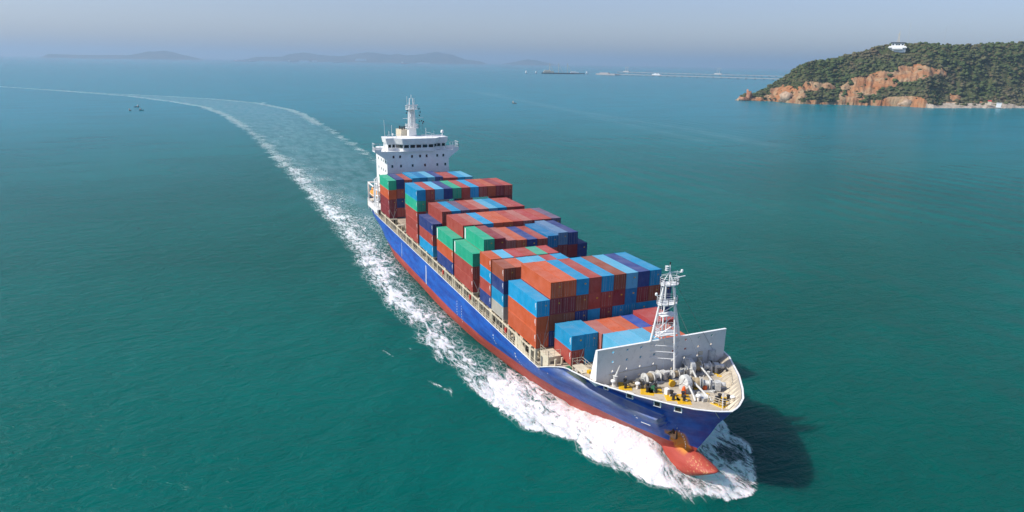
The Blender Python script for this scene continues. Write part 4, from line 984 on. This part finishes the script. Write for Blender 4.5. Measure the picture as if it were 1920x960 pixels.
CL = [[(131.2, 0), (131.3, 28), (130.2, 44), (128.0, 56), (126.4, 66), (125.0, 62), (124.8, 52), (126.2, 40), (127.4, 34), (128.5, 22), (129.8, 8), (130.0, 0)],
      [(131.0, -2), (130.8, 9), (129.5, 8), (128.3, 10), (127.6, 18), (126.0, 19), (125.6, 6), (124.0, 5), (122, 3), (122, -2)],
      [(138.8, -2), (138.8, 9), (137.2, 6), (136.2, 10), (135.2, 19), (134.3, 26), (134.0, 18), (133.6, 5), (133.2, -2)],
      [(134.6, 18), (133.6, 34), (132.2, 40), (131.6, 28), (133.0, 19)], [(136.6, 3), (135.9, 17), (134.9, 27), (134.2, 22), (134.4, 3)], [(132.6, -2), (132.4, 7), (131.0, 8), (131, -2)],
      [(137.5, -2), (133, 5), (131, 4.5), (125.3, 5), (124, 5.5), (120, 5.5), (110, 5.5), (104, 5.5), (104, -2)], [(124.3, 5), (124.1, 15), (123.6, 15), (123.5, 5)]]
rock = np.zeros(AZ.shape)
for P in CL: rock = np.maximum(rock, in_poly(an, zn, P).astype(float))
rock = np.where(HT < 1.8, 1, rock)
rid = np.abs(NZ.fbm(WX*.09+HT*.05, WY*.09, 4)-.5)*2
fr = sstep(0, 1, rock)*np.where(VV > 0, 1, 0)
RRn = RR+(rid-.3)*12*rock*rel-4*rock*rel
WX = CX+RRn*np.cos(np.radians(AZ)); WY = CY+RRn*np.sin(np.radians(AZ))
HT = HT+(NZ.fbm(WX*.12, WY*.12, 3)-.5)*3.5*(1-rock)*np.clip(vc*8, 0, 1)
HT = np.where(VV < 0, -4, HT)
beach = ((AZ < 125.6) & (HT < 6.5)).astype(float)
V = np.stack([WX.ravel(), WY.ravel(), HT.ravel()], 1); na, nv = AZ.shape; idx = np.arange(na*nv).reshape(na, nv)
F = np.stack([idx[:-1, :-1].ravel(), idx[:-1, 1:].ravel(), idx[1:, 1:].ravel(), idx[1:, :-1].ravel()], 1)
k = NT('headland_ground'); o = k.n('NewGeometry').outputs['Position']; rk = k.n('Attribute', _attribute_name='rock').outputs['Fac']; be = k.n('Attribute', _attribute_name='beach').outputs['Fac']
n1 = k.noise(o, .05, 6, .65); n2 = k.noise(k.scale(o, 1, 1, .45), .16, 6, .7); n3 = k.noise(o, .35, 5, .7)
rc = k.mix(k.ramp(n1, .38, .6), (.36, .18, .09), (.41, .29, .17)); rc = k.mix(k.m('MULTIPLY', k.ramp(n2, .5, .68), .75), rc, (.20, .10, .065))
rc = k.mix(k.m('MULTIPLY', k.ramp(k.noise(o, .02, 3, .5), .5, .62), .7), rc, (.42, .17, .065))
rc = k.mix(be, rc, k.mix(k.ramp(n3, .4, .6), (.38, .31, .23), (.52, .46, .38)))
gr = k.mix(k.ramp(n1, .35, .65), (.05, .075, .024), (.10, .105, .04)); gr = k.mix(k.m('MULTIPLY', k.ramp(n2, .45, .7), .7), gr, (.15, .10, .06))
c = k.mix(k.ramp(k.m('ADD', rk, k.m('MULTIPLY', k.m('SUBTRACT', n3, .5), .5)), .4, .6), gr, rc)
M['head'] = k.fin(c, .95, bump=k.m('ADD', n3, k.m('MULTIPLY', n2, 2.0)), bd=2.0, bs=.8, spec=.1)
hd = mesh_np('headland', V, F, M['head'], smooth=False); tag(hd, kind='structure'); attr(hd, 'rock', rock); attr(hd, 'beach', beach)

# bushes and trees of the headland as leafy clumps
def ico():
    t = (1+5**.5)/2; v = [(-1, t, 0), (1, t, 0), (-1, -t, 0), (1, -t, 0), (0, -1, t), (0, 1, t), (0, -1, -t), (0, 1, -t), (t, 0, -1), (t, 0, 1), (-t, 0, -1), (-t, 0, 1)]
    fc = [(0,11,5),(0,5,1),(0,1,7),(0,7,10),(0,10,11),(1,5,9),(5,11,4),(11,10,2),(10,7,6),(7,1,8),(3,9,4),(3,4,2),(3,2,6),(3,6,8),(3,8,9),(4,9,5),(2,4,11),(6,2,10),(8,6,7),(9,8,1)]
    v = [Vector(q).normalized() for q in v]; cache = {}; f2 = []
    def midp(a, b):
        kk = (min(a, b), max(a, b))
        if kk not in cache: v.append(((v[a]+v[b])/2).normalized()); cache[kk] = len(v)-1
        return cache[kk]
    for a, b, c_ in fc: ab, bc, ca = midp(a, b), midp(b, c_), midp(c_, a); f2 += [(a, ab, ca), (b, bc, ab), (c_, ca, bc), (ab, bc, ca)]
    return np.array([tuple(q) for q in v]), np.array(f2)
IV, IF = ico()
g = np.random.RandomState(12); VS = []; FS = []; TN = []; cnt = 0; tries = 0
fi = lambda A, a, b: A[a, b]
while cnt < 11000 and tries < 50000:
    tries += 1; i = g.randint(0, na); j = g.randint(3, 92); 
    if rock[i, j] > .5 and g.rand() > .06: continue
    if HT[i, j] < 3: continue
    if VV[i, j] > 1.25 and g.rand() > .3: continue
    if abs(AZ[i, j]-127.98) < 1.0 and 1375 < RRn[i, j] < 1440 and HT[i, j] > 82: continue
    s_ = (1.2+3.0*g.rand()**2.5)*(.65 if AZ[i, j] > 133 else 1)
    P = IV*(1+.32*g.randn(len(IV), 1))*np.array([s_, s_, s_*(.5+.3*g.rand())])
    a_ = g.rand()*6.28; P = np.stack([P[:, 0]*math.cos(a_)-P[:, 1]*math.sin(a_), P[:, 0]*math.sin(a_)+P[:, 1]*math.cos(a_), P[:, 2]], 1)
    VS.append(P+np.array([WX[i, j]+g.randn()*1.5, WY[i, j]+g.randn()*1.5, HT[i, j]+s_*.25])); FS.append(IF+cnt*len(IV)); TN.append(np.full(len(IV), g.rand())); cnt += 1
k = NT('foliage'); tn = k.n('Attribute', _attribute_name='tone').outputs['Fac']; o = k.n('NewGeometry').outputs['Position']; bn = k.noise(o, .012, 4, .6); fn = k.noise(o, .8, 3, .7)
c = k.mix(tn, (.062, .090, .032), (.10, .125, .045)); c = k.mix(k.m('MULTIPLY', k.ramp(bn, .42, .60), .75), c, (.15, .12, .075)); c = k.mix(k.m('MULTIPLY', k.m('GREATER_THAN', tn, .86), .6), c, (.13, .085, .05))
c = k.mix(k.m('MULTIPLY', k.ramp(fn, .45, .7), .25), c, (.02, .03, .012))
M['leaf'] = k.fin(c, .9, spec=.1, bump=fn, bd=.8)
wd = mesh_np('woodland', np.concatenate(VS), np.concatenate(FS), M['leaf'], smooth=True); tag(wd, kind='stuff'); attr(wd, 'tone', np.concatenate(TN))

def at(azd, rr, z): return Vector((CX+rr*math.cos(R(azd)), CY+rr*math.sin(R(azd)), z))
def ground(azd, rr):
    i = int(np.clip(round((azd-104)/.055), 0, na-1)); j = int(np.argmin(np.abs(RRn[i]-rr))); return float(HT[i, j])
def rock_thing(name, azd, rr, z, s, label, seed, mat):
    g2 = np.random.RandomState(seed); P = (IV*(1+.3*g2.randn(len(IV), 1))+g2.randn(len(IV), 3)*.12)*np.array(s); p = at(azd, rr, z)
    o = mesh_np(name, P, IF, mat, smooth=False); o.location = p; tag(o, label, 'rock'); return o
k = NT('rust_rock'); o_ = k.obj(); n1 = k.noise(o_, .15, 6, .7); M['rrock'] = k.fin(k.mix(k.ramp(n1, .35, .65), (.34, .13, .07), (.45, .24, .14)), .95, bump=n1, bd=1.5)
k = NT('pale_rock'); o_ = k.obj(); n1 = k.noise(o_, .2, 6, .7); M['prock'] = k.fin(k.mix(k.ramp(n1, .35, .65), (.28, .19, .13), (.52, .38, .26)), .95, bump=n1, bd=1.5)
rock_thing('rock_pinnacle', 137.72, 1297, 6, (6, 5, 12), 'pointed rust red rock pinnacle at the tip of the headland', 1, M['rrock'])
rock_thing('sea_rock', 138.05, 1292, 1.5, (9, 7, 6), 'low rust brown rock at the foot of the red pinnacle', 2, M['rrock'])
rock_thing('sea_rock', 138.4, 1290, .5, (4, 4, 4.5), 'small pale sea rock standing off the headland tip', 3, M['prock'])
rock_thing('boulder', 131.9, 1262, 5, (6, 6, 8), 'pale yellow boulder at the shore below dark trees', 5, M['prock'])
rock_thing('boulder', 135.0, 1272, 5, (14, 8, 12), 'steep tan crag rising from the shore near the headland tip', 16, M['prock'])
rock_thing('boulder', 127.1, 1286, 3, (14, 9, 9), 'broad pale cliff block at the shore under the orange cliff', 8, M['prock'])

def oriented(name, azd, rr, z):
    e = empty(name, at(azd, rr, z)); e.rotation_euler = (0, 0, R(azd)); return e   # local +x away from the sea, y across
zh = 94.0
hb_ = oriented('lookout_station', 127.98, 1432, zh)
tag(hb_, 'white lookout building with dark roof on the headland summit', 'building')
MB().box(-5, 5, -12.5, 12.5, -8, 3.6).box(-7.5, -5, -14, 14, 0, 2.2).box(-9, -7.5, -8, 8, -2.4, 0.1).build('wall', M['white'], hb_)
MB().box(-4.5, 4.5, -9.5, 9.5, 3.6, 8.4).build('upper_floor', M['white'], hb_)
MB().box(-5.4, 5.4, -11, 11, 8.4, 10.2).build('roof', M['black'], hb_)
for y in (-7, -1.8, 1.8, 7): MB().box(-4.62, -4.5, y-1.4, y+1.4, 4.9, 7.2).build('window', M['glass'], hb_)
m = MB()
for dx, dy in ((-1.5, -1.5), (1.5, -1.5), (1.5, 1.5), (-1.5, 1.5)): m.bar((dx, dy, 10), (dx*.3, dy*.3, 27), .4, .25)
for i in range(5): m.bar((-1.2, -1.2+.1*i, 11+i*3), (-1, 1.2-.1*i, 14+i*3), .25)
m.bar((0, 0, 27), (0, 0, 31), .3).bar((-1.2, 0, 24), (-1.2, 3.5, 24.5), .3)
m.build('lattice_tower', M['cream'], hb_); hb_.scale = (1.05, 1.05, .95)
e = oriented('radio_mast', 127.4, 1470, 88); tag(e, 'thin grey radio mast beside the white lookout building', 'mast'); MB().bar((0, 0, 0), (0, 0, 52), .3, .15).bar((0, -1, 44), (0, 1, 44), .15).build('pole', M['machine'], e)
e = oriented('radio_mast', 125.2, 1480, 86); tag(e, 'faint slender mast rising above the wooded ridge', 'mast'); MB().bar((0, 0, 0), (0, 0, 46), .25, .12).bar((0, -1, 38), (0, 1, 38), .12).build('pole', M['machine'], e)
e = oriented('shore_house', 121.9, 1352, 8); tag(e, 'small shore house with red roof at the end of the beach', 'house')
MB().box(-3, 3, -4, 4, -5, 4).build('wall', M['cream'], e); MB().hexa([(-3.6, -4.6, 4), (3.6, -4.6, 4), (3.6, 4.6, 4), (-3.6, 4.6, 4)], [(-.4, -4, 7), (.4, -4, 7), (.4, 4, 7), (-.4, 4, 7)]).build('roof', M['redp'], e); e.scale = (.6, .6, .6)
e = oriented('beach_hut', 121.35, 1350, 5.5); tag(e, 'tiny white hut on the pale beach', 'hut')
MB().box(-2, 2, -3.4, 3.4, -4, 3).build('wall', M['white'], e); MB().box(-2.4, 2.4, -3.8, 3.8, 3, 3.6).build('roof', M['machine'], e)
e = oriented('hill_shed', 129.6, 1432, 78); tag(e, 'grey slanted roof shed on the slope below the lookout', 'shed')
MB().hexa([(-5, -5, 0), (5, -5, 0), (5, 5, 0), (-5, 5, 0)], [(-5, -5, 2), (5, -5, 7), (5, 5, 7), (-5, 5, 2)]).build('wall', M['machine'], e); MB().hexa([(-6, -6, 2), (6, -6, 7.8), (6, 6, 7.8), (-6, 6, 2)], [(-6, -6, 2.5), (6, -6, 8.3), (6, 6, 8.3), (-6, 6, 2.5)]).build('roof', M['grey'], e)

# ------------------------------------------------------------ piers, dolphins, boats
def pier(name, a, b, z, wd_, label):
    a = Vector(a); b = Vector(b); L = (b-a).length; e = empty(name, (a.x, a.y, 0)); e.rotation_euler = (0, 0, math.atan2(b.y-a.y, b.x-a.x)); tag(e, label, 'pier')
    MB().box(0, L, -wd_/2, wd_/2, z-1.6, z).box(0, L, -wd_/2, -wd_/2+.6, z, z+1.0).build('roadway', M['pier'], e)
    x = 5
    m = MB()
    while x < L: m.bar((x, -wd_/2+1, -3), (x, -wd_/2+1, z-1.6), .8).bar((x, wd_/2-1, -3), (x, wd_/2-1, z-1.6), .8).box(x-1, x+1, -wd_/2, wd_/2, z-2.8, z-1.61); x += 42
    m.build('piles', M['dark'], e)
    return e, L
M['pier'] = paint('pier_concrete', (.42, .39, .37), .8, .08, (.3, .25, .2), .3, .02)
e1, L1 = pier('pier', (-3150, 1895, 0), (-1700, 2460, 0), 7, 16, 'near straight pier running out behind the headland')
e2, L2 = pier('pier', (-3830, 2390, 0), (-2300, 3060, 0), 9, 16, 'far straight pier parallel to the near pier')
def pier_building(e, x, s, label_wall='white'):
    b = MB().box(x-18*s, x+18*s, -8, 8, 7.02, 7*s+4).box(x-10*s, x-2*s, -6, 6, 7*s+4, 12*s); b.box(x+5*s, x+7*s, -2, 2, 7*s+4, 14*s).build('terminal_house', M['white'], e)
pier_building(e1, 320, 1.3); 
def crane(e, x, h, n_=2):
    m = MB()
    for q in range(n_): m.bar((x+q*14, -2, 8), (x+q*14, 0, h), 1.6, .9).bar((x+q*14, 2, 8), (x+q*14, 0, h), 1.2, .8).bar((x+q*14, 0, h), (x+q*14+9, 0, h-8), .8)
    m.box(x-14, x+30, -7, 7, 9.02, 16); m.build('loading_arm', M['machine'], e)
crane(e2, 700, 48, 2); crane(e2, 60, 44, 2); 
m = MB().box(-60, 70, -16, 16, 1, 8).box(-40, 20, -8, 8, 8, 13).build('jetty_head', M['pier'], e1)
def vessel(name, x, y, L, B, H, rot, label, cat, mats=('black', 'white'), masts=0, house=.25, hh=None):
    e = empty(name, (x, y, 0)); e.rotation_euler = (0, 0, rot); tag(e, label, cat)
    a = L/2; b = B/2; hl = [(-a, -b*.8), (a*.6, -b), (a, 0), (a*.6, b), (-a, b*.8)]
    MB().hexa([(p*.94, q*.7, -1) for p, q in hl], [(p, q, H) for p, q in hl]).build('hull', M[mats[0]], e)
    hh = hh or H*1.8; m = MB().box(-a*.85, -a*.85+L*house, -b*.6, b*.6, H, H+hh).box(-a*.8, -a*.8+L*house*.6, -b*.45, b*.45, H+hh, H+hh*1.5); m.build('cabin', M[mats[1]], e)
    if masts:
        m = MB()
        for i in range(masts): xx = -a*.5+L*.8*i/max(1, masts); m.bar((xx, 0, H), (xx, 0, H+L*.28), max(.08, L*.006)).bar((xx, 0, H+L*.25), (xx+L*.12, 0, H+2), max(.05, L*.004))
        m.build('mast', M[mats[1]], e)
    return e
vessel('fishing_boat', -772, -147, 5.5, 1.7, .7, .3, 'dark little fishing boat nearest the camera of the three beside the far wake', 'boat', ('black', 'machine'))
vessel('fishing_boat', -836, -146, 6, 1.7, .7, -.9, 'dark little fishing boat farthest out of the three beside the far wake', 'boat', ('black', 'machine'))
vessel('fishing_boat', -777, -136, 5, 1.6, .7, 1.2, 'dark little fishing boat toward the ship of the three beside the far wake', 'boat', ('black', 'machine'))
vessel('fishing_boat', -839, 348, 7, 2.4, 1.0, .9, 'lone tiny boat in open water between the ship and the headland', 'boat', ('steel', 'machine'), masts=1)
vessel('work_barge', -3400, 1730, 190, 30, 6, 1.25, 'long dark barge with masts moored beyond the pier end', 'barge', ('black', 'cream'), masts=3, house=.3, hh=9)
vessel('work_barge', -3420, 1865, 90, 22, 5, 1.25, 'smaller dark barge moored ahead of the masted barge', 'barge', ('steel', 'white'), house=.5, hh=6)
def dolphin(x, y, s, label):
    e = empty('mooring_dolphin', (x, y, 0)); tag(e, label, 'mooring dolphin'); MB().bar((-3*s, -3*s, -2), (-2*s, -2*s, 5), 1.2).bar((3*s, -3*s, -2), (2*s, -2*s, 5), 1.2).bar((0, 3*s, -2), (0, 2*s, 5), 1.2).build('pile', M['steel'], e)
    MB().box(-5*s, 5*s, -5*s, 5*s, 5, 8).box(-3*s, 3*s, -3*s, 3*s, 8, 8+7*s).build('platform', M['white'], e)
dolphin(-3390, 1531, 1.1, 'white mooring dolphin farthest from the piers'); dolphin(-3390, 1590, .8, 'low white mooring dolphin between the outermost one and the masted barge'); dolphin(-3380, 1905, 1.0, 'white mooring dolphin between the barges and the pier end')
def farpt(azd, rr): return CX+rr*math.cos(R(azd)), CY+rr*math.sin(R(azd))
x, y = farpt(165.35, 12500); vessel('cargo_ship', x, y, 150, 24, 9, 1.2, 'distant cargo ship low before the hazy double peaked island', 'ship', ('redp', 'white'), hh=22)
x, y = farpt(174.1, 12600); vessel('cargo_ship', x, y, 170, 24, 9, 1.4, 'distant cargo ship before the western end of the middle island', 'ship', ('steel', 'white'), hh=14)
x, y = farpt(177.9, 12800); vessel('cargo_ship', x, y, 200, 24, 10, 1.4, 'distant cargo ship before the lone peaked island', 'ship', ('redp', 'white'), hh=12)
x, y = farpt(170.6, 12700); vessel('cargo_ship', x, y, 180, 22, 8, 1.4, 'distant dark cargo ship before the low saddle of the middle island', 'ship', ('steel', 'machine'), hh=9)
x, y = farpt(177.0, 12700); vessel('cargo_ship', x, y, 130, 22, 8, 1.4, 'distant ship under the eastern slope of the lone peaked island', 'ship', ('steel', 'white'), hh=9)

# far islands: rounded hills with real depth
def island(name, prof, rr, dep, seed):
    azs = np.linspace(prof[0][0], prof[-1][0], 90); g2 = Noise2(seed)
    dd = np.linspace(-1, 1, 17); A, Dd = np.meshgrid(azs, dd, indexing='ij')
    tz = np.interp(A, *zip(*sorted((p[0], p[1]) for p in prof))) ; Hh = np.maximum(0, CZ+tz*rr)
    Hh = Hh*np.clip(1-np.abs(Dd)**1.6, 0, 1)*(1+(g2.fbm(A*6, Dd*3, 4)-.5)*.16)-3*(np.abs(Dd) > .99)
    rad = rr+Dd*dep; Vv = np.stack([(CX+rad*np.cos(np.radians(A))).ravel(), (CY+rad*np.sin(np.radians(A))).ravel(), Hh.ravel()], 1)
    idx = np.arange(A.size).reshape(A.shape); F = np.stack([idx[:-1, :-1].ravel(), idx[1:, :-1].ravel(), idx[1:, 1:].ravel(), idx[:-1, 1:].ravel()], 1)
    o = mesh_np(name, Vv, F, M['isle']); tag(o, kind='structure')
k = NT('island_ground'); o_ = k.n('NewGeometry').outputs['Position']; n1 = k.noise(o_, .003, 6, .6); M['isle'] = k.fin(k.mix(k.ramp(n1, .4, .6), (.03, .05, .02), (.10, .09, .05)), .95, spec=.1)
S = -58.6/17000-.0002
island('hill_island', [(-169.4+360, S), (-169.88+360, .0007), (-171.72+360, .0001), (-174.65+360, .0008), (-175.3+360, .0030), (-176.04+360, .0061), (-176.6+360, .0060), (-177.08+360, .0074), (-177.5+360, .0058), (-178.11+360, .0029), (-179.17+360, -.0012), (180.3, S)], 16500, 900, 4)
island('ridge_island', [(178.2, S), (177.3, -.0012), (176.71, .0015), (175.2, .0022), (174.77, .0020), (174.36, .0058), (172.96, .0084), (171.97, .0054), (170.34, .0042), (169.4, .0072), (168.25, .0105), (167.4, .0088), (166.58, .0071), (165.9, .0092), (165.31, .0066), (163.6, .0100), (162.74, .0126), (161.45, .0085), (160.5, .0030), (159.2, .0005), (158.6, S)], 17500, 1200, 5)
island('islet', [(157.8, S), (156.45, .0005), (155.36, .0046), (154.6, .0030), (153.61, -.0005), (152.6, S)], 18000, 700, 6)
for i, (a_, rr, w_, h_, zz, lb_) in enumerate(((168.95, 16250, 180, 26, 55, 'white hillside buildings, longest cluster on the hazy middle island'), (168.55, 16250, 90, 24, 58, 'small white block beside the long cluster on the middle island'), (173.2, 16200, 210, 26, 2, 'pale waterside sheds below the middle island western peak'), (172.4, 16200, 110, 26, 2, 'short pale shed at the foot of the middle island'), (163.9, 16200, 300, 16, 2, 'long pale strip of buildings under the eastern peak'))):
    x, y = farpt(a_, rr); e = empty('waterfront_building', (x, y, zz)); e.rotation_euler = (0, 0, R(a_)); tag(e, lb_, 'building', 'white buildings on the far islands')
    MB().box(-15, 15, -w_/2, w_/2, -20, h_*.8).build('wall', M['white'], e); MB().box(-12, 12, -w_/4, w_/3, h_*.8, h_).build('roof', M['white'], e)

# ------------------------------------------------------------ haze
hz = MB().box(-44000, 44000, -44000, 44000, -6, 310).build('haze', bpy.data.materials.new('haze_air'), None)
tag(hz, kind='stuff'); mt = hz.data.materials[0]; mt.use_nodes = True; t = mt.node_tree; t.nodes.clear()
ov = t.nodes.new('ShaderNodeOutputMaterial'); pv = t.nodes.new('ShaderNodeVolumePrincipled'); t.links.new(pv.outputs[0], ov.inputs['Volume'])
pv.inputs['Color'].default_value = (.50, .62, .76, 1); pv.inputs['Density'].default_value = .000105; pv.inputs['Anisotropy'].default_value = .2
